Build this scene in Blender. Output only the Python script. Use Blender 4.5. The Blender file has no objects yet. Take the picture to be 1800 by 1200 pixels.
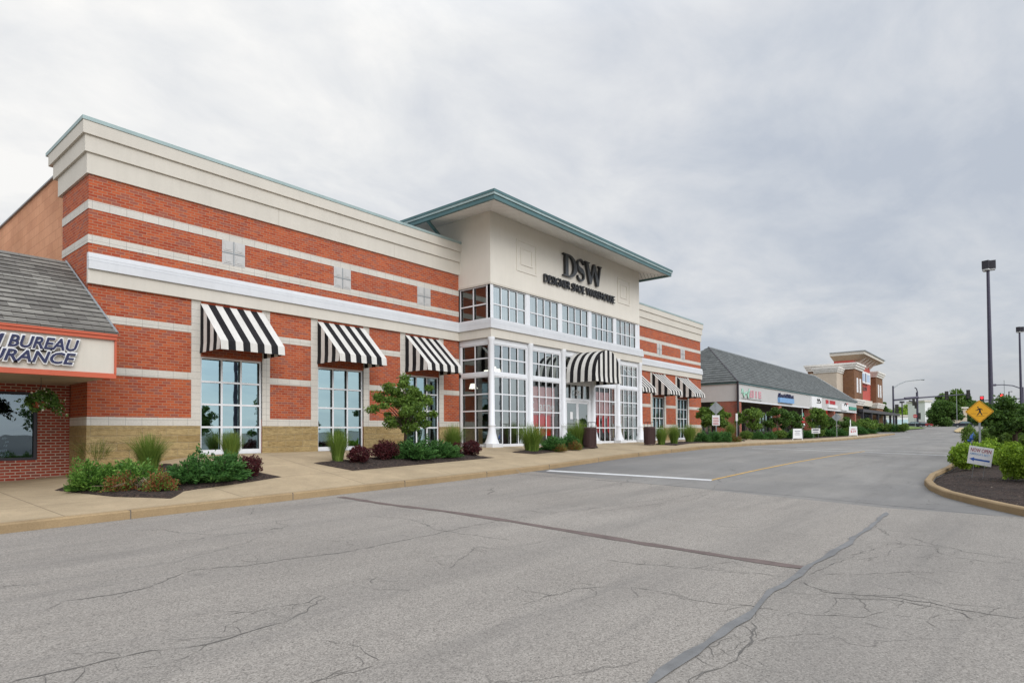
import bpy, bmesh, math, random
import numpy as np
from mathutils import Vector, Matrix, noise
from mathutils.geometry import tessellate_polygon

scene = bpy.context.scene
C = scene.collection
rnd = random.Random(7)

# ---------------------------------------------------------------- camera
EYE = 1.6
F, PPY, YAW, PITCH, ROLL = 1070.0, 738.0, 39.6, 1.2, 0.42
def cam_axes():
    a = math.radians(YAW); p = math.radians(PITCH); q = math.radians(ROLL)
    fw = Vector((math.cos(a)*math.cos(p), math.sin(a)*math.cos(p), math.sin(p)))
    r = fw.cross(Vector((0, 0, 1))).normalized(); u = r.cross(fw)
    return r*math.cos(q)-u*math.sin(q), u*math.cos(q)+r*math.sin(q), fw
CR, CU, CF = cam_axes()
cam_d = bpy.data.cameras.new('camera'); cam = bpy.data.objects.new('camera', cam_d); C.objects.link(cam)
cam_d.sensor_width = 36.0; cam_d.lens = F/1800*36; cam_d.shift_y = (PPY-600)/1800
cam_d.clip_start = 0.1; cam_d.clip_end = 6000
m = Matrix((CR, CU, -CF)).transposed().to_4x4(); m.translation = (0, 0, EYE)
cam.matrix_world = m
scene.camera = cam
scene.render.resolution_x = 1024; scene.render.resolution_y = 682

# ---------------------------------------------------------------- sky, sun, exposure
SUN_EL, SUN_AZ = 29.0, 246.0      # azimuth of the direction to the sun, degrees from +X counter-clockwise
w = bpy.data.worlds.new('World'); scene.world = w; w.use_nodes = True
nt = w.node_tree; nt.nodes.clear()
def N(nt, typ, **kw):
    n = nt.nodes.new(typ)
    for k, v in kw.items():
        if k.startswith('i_'):
            n.inputs[k[2:].replace('_', ' ')].default_value = v
        else: setattr(n, k, v)
    return n
def Lk(nt, a, b): nt.links.new(a, b)
def math_n(nt, op, a, b=None, c=None):
    n = nt.nodes.new('ShaderNodeMath'); n.operation = op
    for i, v in enumerate((a, b, c)):
        if v is None: continue
        if hasattr(v, 'links') or isinstance(v, bpy.types.NodeSocket): nt.links.new(v, n.inputs[i])
        else: n.inputs[i].default_value = v
    return n.outputs[0]
def ramp_n(nt, fac, stops, interp='LINEAR'):
    n = nt.nodes.new('ShaderNodeValToRGB'); n.color_ramp.interpolation = interp
    el = n.color_ramp.elements
    while len(el) < len(stops): el.new(0.5)
    for e, (p, c) in zip(el, stops):
        e.position = p; e.color = (c[0], c[1], c[2], 1) if hasattr(c, '__len__') else (c, c, c, 1)
    nt.links.new(fac, n.inputs[0]); return n.outputs[0]
def mix_n(nt, fac, a, b, blend='MIX'):
    n = nt.nodes.new('ShaderNodeMix'); n.data_type = 'RGBA'; n.blend_type = blend
    for idx, v in ((0, fac), (6, a), (7, b)):
        if isinstance(v, bpy.types.NodeSocket): nt.links.new(v, n.inputs[idx])
        elif hasattr(v, '__len__'): n.inputs[idx].default_value = (v[0], v[1], v[2], 1)
        else: n.inputs[idx].default_value = v
    return n.outputs[2]
tc = N(nt, 'ShaderNodeTexCoord')
sky = N(nt, 'ShaderNodeTexSky'); sky.sky_type = 'NISHITA'; sky.sun_disc = False
sky.sun_elevation = math.radians(SUN_EL); sky.sun_rotation = math.radians(90-SUN_AZ)
sep = N(nt, 'ShaderNodeSeparateXYZ'); Lk(nt, tc.outputs['Generated'], sep.inputs[0])
zz = math_n(nt, 'MAXIMUM', sep.outputs[2], 0.0)
den = math_n(nt, 'ADD', zz, 0.22)
cx = math_n(nt, 'DIVIDE', sep.outputs[0], den); cy = math_n(nt, 'DIVIDE', sep.outputs[1], den)
comb = N(nt, 'ShaderNodeCombineXYZ'); Lk(nt, cx, comb.inputs[0]); Lk(nt, cy, comb.inputs[1])
def cloud(scale, detail, rough, off, dist=0.0):
    mp = N(nt, 'ShaderNodeMapping'); mp.inputs['Location'].default_value = off
    mp.inputs['Rotation'].default_value = (0, 0, 0.5); mp.inputs['Scale'].default_value = (1.0, 1.35, 1)
    Lk(nt, comb.outputs[0], mp.inputs[0])
    n = N(nt, 'ShaderNodeTexNoise'); n.inputs['Scale'].default_value = scale
    n.inputs['Detail'].default_value = detail; n.inputs['Roughness'].default_value = rough
    n.inputs['Distortion'].default_value = dist
    Lk(nt, mp.outputs[0], n.inputs['Vector']); return n.outputs['Fac']
big = cloud(0.62, 4, 0.5, (3.1, 1.7, 0), 0.2)
fine = cloud(2.3, 8, 0.58, (0.4, 5.2, 2), 0.35)
wisp = cloud(6.5, 6, 0.6, (2.4, 1.2, 5), 0.6)
cl = math_n(nt, 'ADD', math_n(nt, 'ADD', math_n(nt, 'MULTIPLY', big, 0.40), math_n(nt, 'MULTIPLY', fine, 0.46)), math_n(nt, 'MULTIPLY', wisp, 0.09))
cl = math_n(nt, 'ADD', math_n(nt, 'MULTIPLY', math_n(nt, 'SUBTRACT', cl, 0.5), 1.2), 0.52)
# brighter, whiter towards the left of the view where the sun sits behind the cloud
dotn = N(nt, 'ShaderNodeVectorMath'); dotn.operation = 'DOT_PRODUCT'
Lk(nt, tc.outputs['Generated'], dotn.inputs[0])
gd = Vector((0.25, 0.86, 0.45)).normalized(); dotn.inputs[1].default_value = gd
glow = ramp_n(nt, dotn.outputs['Value'], [(0.50, 0.0), (0.82, 0.35), (0.98, 1.0)])
gl = math_n(nt, 'SUBTRACT', math_n(nt, 'MULTIPLY', glow, 0.27), 0.045)
t = math_n(nt, 'ADD', cl, gl)
ccol = ramp_n(nt, t, [(0.36, (0.52, 0.565, 0.64)), (0.46, (0.61, 0.645, 0.70)), (0.55, (0.70, 0.72, 0.755)), (0.65, (0.80, 0.81, 0.82)), (0.80, (0.98, 0.965, 0.935))])
hz = ramp_n(nt, zz, [(0.0, 1.0), (0.13, 0.0)])
ccol = mix_n(nt, math_n(nt, 'MULTIPLY', hz, 0.55), ccol, (0.60, 0.575, 0.555))
# overcast luminance: the zenith is about twice as bright as the low sky
lum = ramp_n(nt, zz, [(0.0, 0.36), (0.55, 0.42), (0.75, 0.62), (1.0, 0.86)])
lumv = math_n(nt, 'MULTIPLY', lum, 2.5)
dot2 = N(nt, 'ShaderNodeVectorMath'); dot2.operation = 'DOT_PRODUCT'; Lk(nt, tc.outputs['Generated'], dot2.inputs[0])
_e, _a = math.radians(24), math.radians(258); dot2.inputs[1].default_value = (math.cos(_e)*math.cos(_a), math.cos(_e)*math.sin(_a), math.sin(_e))
lumv = math_n(nt, 'ADD', lumv, math_n(nt, 'MULTIPLY', ramp_n(nt, dot2.outputs['Value'], [(0.25, 0.0), (0.9, 1.0)]), 1.25))  # added low glow behind the camera, lights the facade and under the eaves
vm = N(nt, 'ShaderNodeVectorMath'); vm.operation = 'SCALE'; Lk(nt, ccol, vm.inputs[0]); Lk(nt, lumv, vm.inputs['Scale'])
bgc = N(nt, 'ShaderNodeBackground'); Lk(nt, vm.outputs[0], bgc.inputs[0]); bgc.inputs[1].default_value = 1.0
bgs = N(nt, 'ShaderNodeBackground'); Lk(nt, sky.outputs[0], bgs.inputs[0]); bgs.inputs[1].default_value = 0.10
mx = N(nt, 'ShaderNodeMixShader'); mx.inputs[0].default_value = 0.92
Lk(nt, bgs.outputs[0], mx.inputs[1]); Lk(nt, bgc.outputs[0], mx.inputs[2])
wo = N(nt, 'ShaderNodeOutputWorld'); Lk(nt, mx.outputs[0], wo.inputs[0])

sd = bpy.data.lights.new('sun', 'SUN'); sd.energy = 1.35; sd.angle = math.radians(34); sd.color = (1.0, 0.96, 0.9)
so = bpy.data.objects.new('sun', sd); C.objects.link(so)
el, az = math.radians(SUN_EL), math.radians(SUN_AZ)
so.rotation_euler = Vector((math.cos(el)*math.cos(az), math.cos(el)*math.sin(az), math.sin(el))).to_track_quat('Z', 'Y').to_euler()
scene.view_settings.view_transform = 'Standard'; scene.view_settings.look = 'None'
scene.view_settings.exposure = 0.06; scene.view_settings.gamma = 1.0

# ---------------------------------------------------------------- survey helpers
def ray(px, py): return (px-900)/F*CR-(py-PPY)/F*CU+CF
def PY(px, py, Y): d = ray(px, py)*(Y/ray(px, py).y); return Vector((d.x, d.y, d.z+EYE))
def PX(px, py, X): d = ray(px, py)*(X/ray(px, py).x); return Vector((d.x, d.y, d.z+EYE))
def PT(px, py, t): d = ray(px, py)*t; return Vector((d.x, d.y, d.z+EYE))
KY = 11.75
AX = [-60, 2, 5.2, 8, 11.5, 16, 21, 29, 35, 45, 60, 76, 95, 130, 180, 300, 900]
AZ = [.13, .14, .19, .24, .30, .40, .58, .74, .76, .72, .72, .82, 1.1, 1.6, 2.2, 3.4, 7.0]
BX = [-60, 21, 29, 35, 45, 60, 76, 95, 130, 180, 300, 900]
BZ = [0, .0, .28, .48, .62, .72, .82, 1.1, 1.6, 2.2, 3.4, 7.0]
def road_z(x, y):
    a = float(np.interp(x, AX, AZ)); b = float(np.interp(x, BX, BZ))
    k = min(max((y-2.0)/(KY-2.0), 0), 1)
    return b+(a-b)*k
CXs = [-60, 3.6, 5.1, 6.2, 8, 45, 50, 95, 130, 300]; CZs = [.42, .44, .54, .80, 1.02, 1.02, .92, 1.0, 1.6, 3.4]
def walk_z(x, y):
    k0 = float(np.interp(x, AX, AZ))+0.15; c = float(np.interp(x, CXs, CZs))
    k = min(max((y-12.0)/(16.4-12.0), 0), 1)
    return k0+(c-k0)*k
WALK_END = 90.0
def gz(x, y): return walk_z(x, y) if (y > KY and x < WALK_END) else road_z(x, y)
def G(px, py, dz=0.0):
    d = ray(px, py); t = 2.0; pt = t
    while t < 900:
        p = d*t
        if p.z+EYE < gz(p.x, p.y)+dz:
            lo, hi = pt, t
            for _ in range(30):
                mid = (lo+hi)/2; p = d*mid
                if p.z+EYE < gz(p.x, p.y)+dz: hi = mid
                else: lo = mid
            p = d*hi; return Vector((p.x, p.y, gz(p.x, p.y)))
        pt = t; t *= 1.01
    p = d*900; return Vector((p.x, p.y, gz(p.x, p.y)))
def depth(p): return (Vector(p)-Vector((0, 0, EYE))).dot(CF)

# ---------------------------------------------------------------- object helpers
def tag(o, label=None, cat=None, group=None, kind=None):
    if label: o['label'] = label
    if cat: o['category'] = cat
    if group: o['group'] = group
    if kind: o['kind'] = kind
    return o
def empty(name, loc, label, cat, group=None):
    o = bpy.data.objects.new(name, None); C.objects.link(o); o.location = loc; o.empty_display_size = 0.2
    return tag(o, label, cat, group)
def wloc(o):
    v = Vector((0, 0, 0))
    while o: v = v+o.location; o = o.parent
    return v
class MB:
    def __init__(s): s.v = []; s.f = []; s.m = []; s.sm = []
    def add(s, vs, fs, mi=0, smooth=False):
        o = len(s.v); s.v += [tuple(v) for v in vs]
        for f in fs: s.f.append(tuple(i+o for i in f)); s.m.append(mi); s.sm.append(smooth)
        return s
    def box(s, x0, x1, y0, y1, z0, z1, mi=0):
        if x0 > x1: x0, x1 = x1, x0
        if y0 > y1: y0, y1 = y1, y0
        if z0 > z1: z0, z1 = z1, z0
        v = [(x0,y0,z0),(x1,y0,z0),(x1,y1,z0),(x0,y1,z0),(x0,y0,z1),(x1,y0,z1),(x1,y1,z1),(x0,y1,z1)]
        return s.add(v, [(0,3,2,1),(4,5,6,7),(0,1,5,4),(1,2,6,5),(2,3,7,6),(3,0,4,7)], mi)
    def face(s, pts, mi=0): return s.add(pts, [tuple(range(len(pts)))], mi)
    def obox(s, c, ux, hx, hy, z0, z1, mi=0):   # box turned about z; ux = unit vector of its length
        ux = Vector((ux[0], ux[1], 0)).normalized(); uy = Vector((-ux.y, ux.x, 0)); c = Vector(c)
        v = []
        for z in (z0, z1):
            for a, b in ((-1,-1),(1,-1),(1,1),(-1,1)): p = c+ux*hx*a+uy*hy*b; v.append((p.x, p.y, z))
        return s.add(v, [(0,3,2,1),(4,5,6,7),(0,1,5,4),(1,2,6,5),(2,3,7,6),(3,0,4,7)], mi)
    def tube(s, path, r, n=8, mi=0, cap=True):
        path = [Vector(p) for p in path]; rs = r if hasattr(r, '__len__') else [r]*len(path)
        vs = []; fs = []
        up = Vector((0, 0, 1))
        for i, p in enumerate(path):
            d = (path[min(i+1, len(path)-1)]-path[max(i-1, 0)]).normalized()
            a = d.cross(up)
            if a.length < 1e-3: a = d.cross(Vector((1, 0, 0)))
            a.normalize(); b = a.cross(d)
            for k in range(n):
                t = 2*math.pi*k/n; vs.append(p+(a*math.cos(t)+b*math.sin(t))*rs[i])
        for i in range(len(path)-1):
            for k in range(n):
                k2 = (k+1) % n; fs.append((i*n+k, i*n+k2, (i+1)*n+k2, (i+1)*n+k))
        s.add(vs, fs, mi, True)
        if cap: s.add(vs[:n], [tuple(range(n))], mi); s.add(vs[-n:], [tuple(reversed(range(n)))], mi)
        return s
    def lathe(s, c, prof, n=20, mi=0, smooth=True):   # prof: (r, z)
        vs = []; fs = []
        for r, z in prof:
            for k in range(n):
                t = 2*math.pi*k/n; vs.append((c[0]+r*math.cos(t), c[1]+r*math.sin(t), c[2]+z))
        for i in range(len(prof)-1):
            for k in range(n):
                k2 = (k+1) % n; fs.append((i*n+k, i*n+k2, (i+1)*n+k2, (i+1)*n+k))
        s.add(vs, fs, mi, smooth)
        s.add(vs[:n], [tuple(reversed(range(n)))], mi); s.add(vs[-n:], [tuple(range(n))], mi)
        return s
    def prism(s, poly, fn, d0, d1, mi=0, side=None):  # poly 2D, fn(u,v,d)->3D
        n = len(poly); vs = [fn(u, v, d0) for u, v in poly]+[fn(u, v, d1) for u, v in poly]
        fs = [(i, (i+1) % n, n+(i+1) % n, n+i) for i in range(n)]
        s.add(vs, fs, mi if side is None else side)
        tris = tessellate_polygon([[Vector((u, v, 0)) for u, v in poly]])
        s.add(vs, [tuple(t) for t in tris], mi); s.add(vs, [tuple(n+i for i in reversed(t)) for t in tris], mi)
        return s
    def build(s, name, mats, parent=None, label=None, bevel=0):
        if not isinstance(mats, (list, tuple)): mats = [mats]
        org = wloc(parent) if parent else Vector((0, 0, 0))
        me = bpy.data.meshes.new(name)
        V = np.array(s.v, dtype=np.float64).reshape(-1, 3)
        me.from_pydata((V-np.array(org)).tolist(), [], s.f)
        for mt in mats: me.materials.append(mt)
        me.polygons.foreach_set('material_index', s.m)
        me.polygons.foreach_set('use_smooth', s.sm)
        uv = me.uv_layers.new(name='UVMap').data
        me.update()
        Z = Vector((0, 0, 1))
        for p in me.polygons:
            n = p.normal
            if abs(n.z) > 0.97 or n.length < 0.5: t_, b_ = Vector((1, 0, 0)), Vector((0, 1, 0))
            else:
                t_ = Z.cross(n).normalized(); b_ = n.cross(t_)
                if b_.z < 0: b_ = -b_; 
            for li in p.loop_indices:
                co = me.vertices[me.loops[li].vertex_index].co+org
                uv[li].uv = (co.dot(t_), co.dot(b_))
        o = bpy.data.objects.new(name, me); C.objects.link(o)
        if parent: o.parent = parent
        if label: o['label'] = label
        if bevel:
            b = o.modifiers.new('bevel', 'BEVEL'); b.width = bevel; b.segments = 2; b.limit_method = 'ANGLE'
        return o
def raw_mesh(name, V, Fq, mats, parent=None, mi=None):   # fast numpy mesh, quads or tris
    me = bpy.data.meshes.new(name)
    V = np.asarray(V, dtype=np.float32); Fq = np.asarray(Fq, dtype=np.int32); k = Fq.shape[1]
    me.vertices.add(len(V)); me.vertices.foreach_set('co', V.ravel())
    me.loops.add(Fq.size); me.loops.foreach_set('vertex_index', Fq.ravel())
    me.polygons.add(len(Fq)); me.polygons.foreach_set('loop_start', np.arange(0, Fq.size, k, dtype=np.int32))
    me.polygons.foreach_set('loop_total', np.full(len(Fq), k, dtype=np.int32))
    for mt in (mats if isinstance(mats, (list, tuple)) else [mats]): me.materials.append(mt)
    if mi is not None: me.polygons.foreach_set('material_index', np.asarray(mi, dtype=np.int32))
    me.update(calc_edges=True); me.validate()
    o = bpy.data.objects.new(name, me); C.objects.link(o)
    if parent: o.parent = parent
    return o
def copy_thing(root, loc, rz=0, sc=(1, 1, 1), label=None):
    r = root.copy(); C.objects.link(r); r.location = loc; r.rotation_euler = (0, 0, rz); r.scale = sc
    if label: r['label'] = label
    for ch in list(root.children):
        c = ch.copy(); C.objects.link(c); c.parent = r
        for g in list(ch.children):
            d = g.copy(); C.objects.link(d); d.parent = c
    return r
def text_geo(s, size=1.0, ext=0.02, off=0.0, shear=0.0, align='LEFT', sx=1.0, space=1.0):
    cu = bpy.data.curves.new('lettering', 'FONT'); cu.body = s; cu.size = size; cu.extrude = ext; cu.offset = off
    cu.shear = shear; cu.align_x = align; cu.space_character = space; cu.resolution_u = 3
    o = bpy.data.objects.new('lettering_source', cu); C.objects.link(o)
    dg = bpy.context.evaluated_depsgraph_get(); me = bpy.data.meshes.new_from_object(o.evaluated_get(dg))
    V = [v.co.copy() for v in me.vertices]; Fs = [tuple(p.vertices) for p in me.polygons]
    bpy.data.objects.remove(o); bpy.data.curves.remove(cu); bpy.data.meshes.remove(me)
    return [Vector((v.x*sx, v.y, v.z)) for v in V], Fs
def text_fit(mb, s, x0, x1, z0, z1, place, ext=0.02, off=0.0, shear=0.0, mi=0, space=1.0, grow=0.0):
    V, Fs = text_geo(s, 1.0, 0.01, 0.0, shear, 'LEFT', 1.0, space)
    if not V: return
    a0 = min(v.x for v in V); a1 = max(v.x for v in V); b0 = min(v.y for v in V); b1 = max(v.y for v in V)
    if off or grow: V, Fs = text_geo(s, 1.0, 0.01, off+grow, shear, 'LEFT', 1.0, space)
    kx = (x1-x0)/(a1-a0); kz = (z1-z0)/(b1-b0)
    mb.add([place(x0+(v.x-a0)*kx, z0+(v.y-b0)*kz, ext*(1 if v.z > 0 else 0)) for v in V], Fs, mi)

# ---------------------------------------------------------------- materials
def new_mat(name):
    mt = bpy.data.materials.new(name); mt.use_nodes = True
    nt = mt.node_tree; b = nt.nodes['Principled BSDF']; return mt, nt, b
def coords(nt, kind='Object', scale=1.0, loc=(0, 0, 0)):
    tc = nt.nodes.new('ShaderNodeTexCoord'); mp = nt.nodes.new('ShaderNodeMapping')
    mp.inputs['Scale'].default_value = (scale, scale, scale) if not hasattr(scale, '__len__') else scale
    mp.inputs['Location'].default_value = loc
    nt.links.new(tc.outputs[kind], mp.inputs[0]); return mp.outputs[0]
def gpos(nt, scale=1.0):
    g = nt.nodes.new('ShaderNodeNewGeometry'); mp = nt.nodes.new('ShaderNodeMapping')
    mp.inputs['Scale'].default_value = (scale, scale, scale) if not hasattr(scale, '__len__') else scale
    nt.links.new(g.outputs['Position'], mp.inputs[0]); return mp.outputs[0]
def nz(nt, vec, scale, detail=4, rough=0.5, out='Fac'):
    n = nt.nodes.new('ShaderNodeTexNoise'); n.inputs['Scale'].default_value = scale
    n.inputs['Detail'].default_value = detail; n.inputs['Roughness'].default_value = rough
    nt.links.new(vec, n.inputs['Vector']); return n.outputs[out]
def bump(nt, b, h, strength=0.3, dist=0.01):
    n = nt.nodes.new('ShaderNodeBump'); n.inputs['Strength'].default_value = strength; n.inputs['Distance'].default_value = dist
    nt.links.new(h, n.inputs['Height']); nt.links.new(n.outputs[0], b.inputs['Normal'])
def simple(name, col, rough=0.6, metal=0.0, var=0.12, vscale=1.5, spec=0.4, fine=0.0, streak=0.22):
    mt, nt, b = new_mat(name)
    b.inputs['Roughness'].default_value = rough; b.inputs['Metallic'].default_value = metal
    b.inputs['Specular IOR Level'].default_value = spec
    g = gpos(nt); n = nz(nt, g, vscale, 6, 0.65)
    c = ramp_n(nt, n, [(0.25, tuple(x*(1-var) for x in col)), (0.75, tuple(min(1, x*(1+var)) for x in col))])
    # faint rain streaks
    st = nz(nt, gpos(nt, (3.0, 3.0, 0.25)), 2.2, 5, 0.7)
    c = mix_n(nt, ramp_n(nt, st, [(0.45, 0.0), (0.72, streak)]), c, tuple(x*0.80 for x in col))
    nt.links.new(c, b.inputs['Base Color'])
    if fine: bump(nt, b, nz(nt, g, 60, 3), fine, 0.004)
    return mt
def emit(name, col, s):
    mt, nt, b = new_mat(name); b.inputs['Emission Color'].default_value = (*col, 1); b.inputs['Emission Strength'].default_value = s
    b.inputs['Base Color'].default_value = (*col, 1); return mt
def brick_mat(name, c1, c2, mortar, bw=0.213, bh=0.0762, msz=0.009, dark=(0.10, 0.055, 0.05), bumps=0.5, patch=0.35, offset=0.5):
    mt, nt, b = new_mat(name)
    uv = coords(nt, 'UV')
    br = nt.nodes.new('ShaderNodeTexBrick'); nt.links.new(uv, br.inputs['Vector'])
    br.inputs['Scale'].default_value = 1.0; br.inputs['Brick Width'].default_value = bw; br.inputs['Row Height'].default_value = bh
    br.inputs['Mortar Size'].default_value = msz; br.inputs['Mortar Smooth'].default_value = 0.3; br.inputs['Bias'].default_value = 0.0
    br.offset = offset
    br.inputs['Color1'].default_value = (*c1, 1); br.inputs['Color2'].default_value = (*c2, 1); br.inputs['Mortar'].default_value = (*mortar, 1)
    g = gpos(nt)
    # per brick darker ones: second brick texture, same grid, as a 0..1 random
    b2 = nt.nodes.new('ShaderNodeTexBrick'); nt.links.new(uv, b2.inputs['Vector'])
    for k in ('Scale', 'Brick Width', 'Row Height', 'Mortar Size', 'Mortar Smooth'): b2.inputs[k].default_value = br.inputs[k].default_value
    b2.offset = offset
    b2.inputs['Color1'].default_value = (0, 0, 0, 1); b2.inputs['Color2'].default_value = (1, 1, 1, 1); b2.inputs['Mortar'].default_value = (0, 0, 0, 1)
    r2 = ramp_n(nt, b2.outputs['Color'], [(0.70, 0.0), (0.84, 1.0)])
    col = mix_n(nt, math_n(nt, 'MULTIPLY', r2, 0.65), br.outputs['Color'], dark)
    n = nz(nt, g, 0.55, 5, 0.6); col = mix_n(nt, patch, col, ramp_n(nt, n, [(0.3, tuple(x*0.6 for x in c1)), (0.7, tuple(min(1, x*1.25) for x in c2))]), 'MIX')
    fn = nz(nt, g, 25, 3); col = mix_n(nt, 0.25, col, ramp_n(nt, fn, [(0.3, 0.35), (0.7, 0.65)]), 'OVERLAY')
    col = mix_n(nt, math_n(nt, 'MULTIPLY', br.outputs['Fac'], 0.75), col, mortar)
    nt.links.new(col, b.inputs['Base Color']); b.inputs['Roughness'].default_value = 0.85; b.inputs['Specular IOR Level'].default_value = 0.2
    h = math_n(nt, 'ADD', math_n(nt, 'MULTIPLY', br.outputs['Fac'], -1.0), math_n(nt, 'MULTIPLY', fn, 0.4))
    bump(nt, b, h, bumps, 0.006); return mt
M = {}
M['brick'] = brick_mat('red_brick', (0.30, 0.050, 0.025), (0.53, 0.128, 0.046), (0.38, 0.20, 0.13), dark=(0.15, 0.07, 0.075), patch=0.12)
M['brick_old'] = brick_mat('insurance_brick', (0.24, 0.035, 0.02), (0.36, 0.07, 0.042), (0.42, 0.33, 0.26), msz=0.013)
M['brick_far'] = brick_mat('far_brick', (0.24, 0.04, 0.025), (0.38, 0.09, 0.05), (0.4, 0.3, 0.24))
M['brick_brown'] = brick_mat('brown_brick', (0.13, 0.06, 0.03), (0.25, 0.12, 0.06), (0.22, 0.15, 0.1), bh=0.1, bw=0.3)
M['limestone'] = brick_mat('limestone_band', (0.57, 0.535, 0.475), (0.62, 0.585, 0.525), (0.34, 0.32, 0.29), bw=0.40, bh=0.2032, msz=0.006, dark=(0.55, 0.52, 0.47), bumps=0.15, patch=0.25, offset=0.0)
M['stone_base'] = None
def stone_mat():
    mt, nt, b = new_mat('tan_split_stone'); uv = coords(nt, 'UV'); g = gpos(nt)
    br = nt.nodes.new('ShaderNodeTexBrick'); nt.links.new(uv, br.inputs['Vector']); br.inputs['Scale'].default_value = 1
    br.inputs['Brick Width'].default_value = 0.61; br.inputs['Row Height'].default_value = 0.2; br.inputs['Mortar Size'].default_value = 0.008; br.inputs['Mortar Smooth'].default_value = .5
    br.inputs['Color1'].default_value = (0.36, 0.255, 0.115, 1); br.inputs['Color2'].default_value = (0.45, 0.335, 0.165, 1); br.inputs['Mortar'].default_value = (0.42, 0.33, 0.2, 1)
    n = nz(nt, gpos(nt, (1.2, 1.2, 5)), 2.5, 8, 0.7); vein = ramp_n(nt, n, [(0.33, 0.8), (0.45, 0.0)])
    c = mix_n(nt, math_n(nt, 'MULTIPLY', vein, 0.6), br.outputs['Color'], (0.20, 0.14, 0.065))
    c = mix_n(nt, 0.3, c, ramp_n(nt, nz(nt, g, 9, 5), [(0.3, 0.3), (0.7, 0.7)]), 'OVERLAY')
    nt.links.new(c, b.inputs['Base Color']); b.inputs['Roughness'].default_value = 0.9; b.inputs['Specular IOR Level'].default_value = 0.15
    h = math_n(nt, 'ADD', math_n(nt, 'MULTIPLY', br.outputs['Fac'], -0.6), math_n(nt, 'MULTIPLY', n, 3.0)); bump(nt, b, h, 0.9, 0.03); return mt
M['stone_base'] = stone_mat()
M['stucco'] = simple('cream_stucco', (0.60, 0.56, 0.49), 0.85, var=0.06, vscale=0.7, spec=0.2, fine=0.25, streak=0.24)
M['stucco2'] = simple('light_stucco', (0.61, 0.57, 0.50), 0.85, var=0.06, vscale=0.7, spec=0.2, fine=0.25, streak=0.24)
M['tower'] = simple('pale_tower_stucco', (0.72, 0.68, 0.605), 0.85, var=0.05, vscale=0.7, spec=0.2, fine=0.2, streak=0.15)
M['orange'] = brick_mat('painted_block_wall', (0.60, 0.29, 0.16), (0.66, 0.34, 0.20), (0.42, 0.19, 0.10), bw=0.6, bh=0.3, msz=0.008, dark=(0.5, 0.22, 0.12), bumps=0.2, patch=0.4)
M['white'] = simple('white_aluminium', (0.74, 0.75, 0.77), 0.45, var=0.04)
M['ledgewhite'] = simple('white_metal_ledge', (0.62, 0.63, 0.645), 0.55, var=0.06, vscale=0.9)
M['soffit'] = brick_mat('soffit_boards', (0.78, 0.77, 0.74), (0.80, 0.79, 0.76), (0.30, 0.29, 0.28), offset=0.0, bw=0.20, bh=30, msz=0.014, dark=(0.74, 0.73, 0.7), bumps=0.3, patch=0.1)
M['teal'] = simple('teal_roof_metal', (0.085, 0.165, 0.17), 0.4, 0.25, var=0.12)
M['teal_pale'] = simple('weathered_teal_coping', (0.33, 0.42, 0.41), 0.5, 0.2, var=0.12)
M['trim'] = simple('rust_red_trim', (0.52, 0.11, 0.055), 0.55, var=0.10)
M['black'] = simple('black_paint', (0.018, 0.018, 0.02), 0.45, var=0.1)
M['darkmetal'] = simple('dark_bronze_metal', (0.045, 0.042, 0.05), 0.4, 0.3)
M['polepurple'] = simple('dark_pole_paint', (0.06, 0.055, 0.085), 0.4, 0.2)
M['galv'] = simple('galvanised_steel', (0.30, 0.32, 0.33), 0.45, 0.5)
M['awn_black'] = simple('black_canvas', (0.014, 0.014, 0.016), 0.9, var=0.2, spec=0.1)
M['awn_white'] = simple('white_canvas', (0.70, 0.68, 0.64), 0.9, var=0.06, spec=0.1)
def canvas(name, col, fade):
    mt, nt, b = new_mat(name); g = gpos(nt); n = nz(nt, gpos(nt, (1.2, .5, .5)), 2.4, 6, .65)
    c = ramp_n(nt, n, [(0.3, col), (0.75, fade)]); nt.links.new(c, b.inputs['Base Color']); b.inputs['Roughness'].default_value = .9; b.inputs['Specular IOR Level'].default_value = .1
    bump(nt, b, nz(nt, gpos(nt, (2.2, .7, .7)), 1.6, 3), .7, .08); return mt
M['awn_black'] = canvas('black_canvas', (0.013, 0.013, 0.015), (0.032, 0.031, 0.032)); M['awn_white'] = canvas('white_canvas', (0.70, 0.68, 0.64), (0.56, 0.54, 0.50))
M['letter'] = simple('black_letter_paint', (0.020, 0.021, 0.024), 0.3, var=0.05, spec=0.5)
M['letterface'] = simple('grey_letter_face', (0.055, 0.06, 0.065), 0.3, 0.3, var=0.1, spec=0.5)
M['navy'] = simple('navy_letter', (0.016, 0.02, 0.07), 0.35)
M['signwhite'] = simple('sign_white', (0.78, 0.78, 0.78), 0.45, var=0.03)
M['signred'] = simple('sign_red', (0.50, 0.02, 0.03), 0.4)
M['signblue'] = simple('sign_blue', (0.035, 0.12, 0.42), 0.4)
M['lightblue'] = simple('sign_light_blue', (0.18, 0.36, 0.62), 0.4)
M['mint'] = simple('sign_mint', (0.36, 0.60, 0.48), 0.5)
M['pink'] = simple('sign_pink', (0.62, 0.30, 0.34), 0.5)
M['signgreen'] = simple('sign_green', (0.05, 0.28, 0.20), 0.5)
M['yellow'] = simple('warning_yellow', (0.80, 0.40, 0.02), 0.45, var=0.06)
M['red_panel'] = simple('red_stucco', (0.48, 0.09, 0.07), 0.8, var=0.08)
M['tan_stucco'] = simple('tan_stucco', (0.50, 0.42, 0.33), 0.85, var=0.06)
M['pinkfilm'] = simple('pink_window_film', (0.62, 0.34, 0.34), 0.6, var=0.08)
M['redfilm'] = simple('red_window_film', (0.75, 0.01, 0.015), 0.5, var=0.1)
M['interior'] = simple('dim_interior', (0.16, 0.15, 0.14), 0.8, var=0.2)
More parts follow.
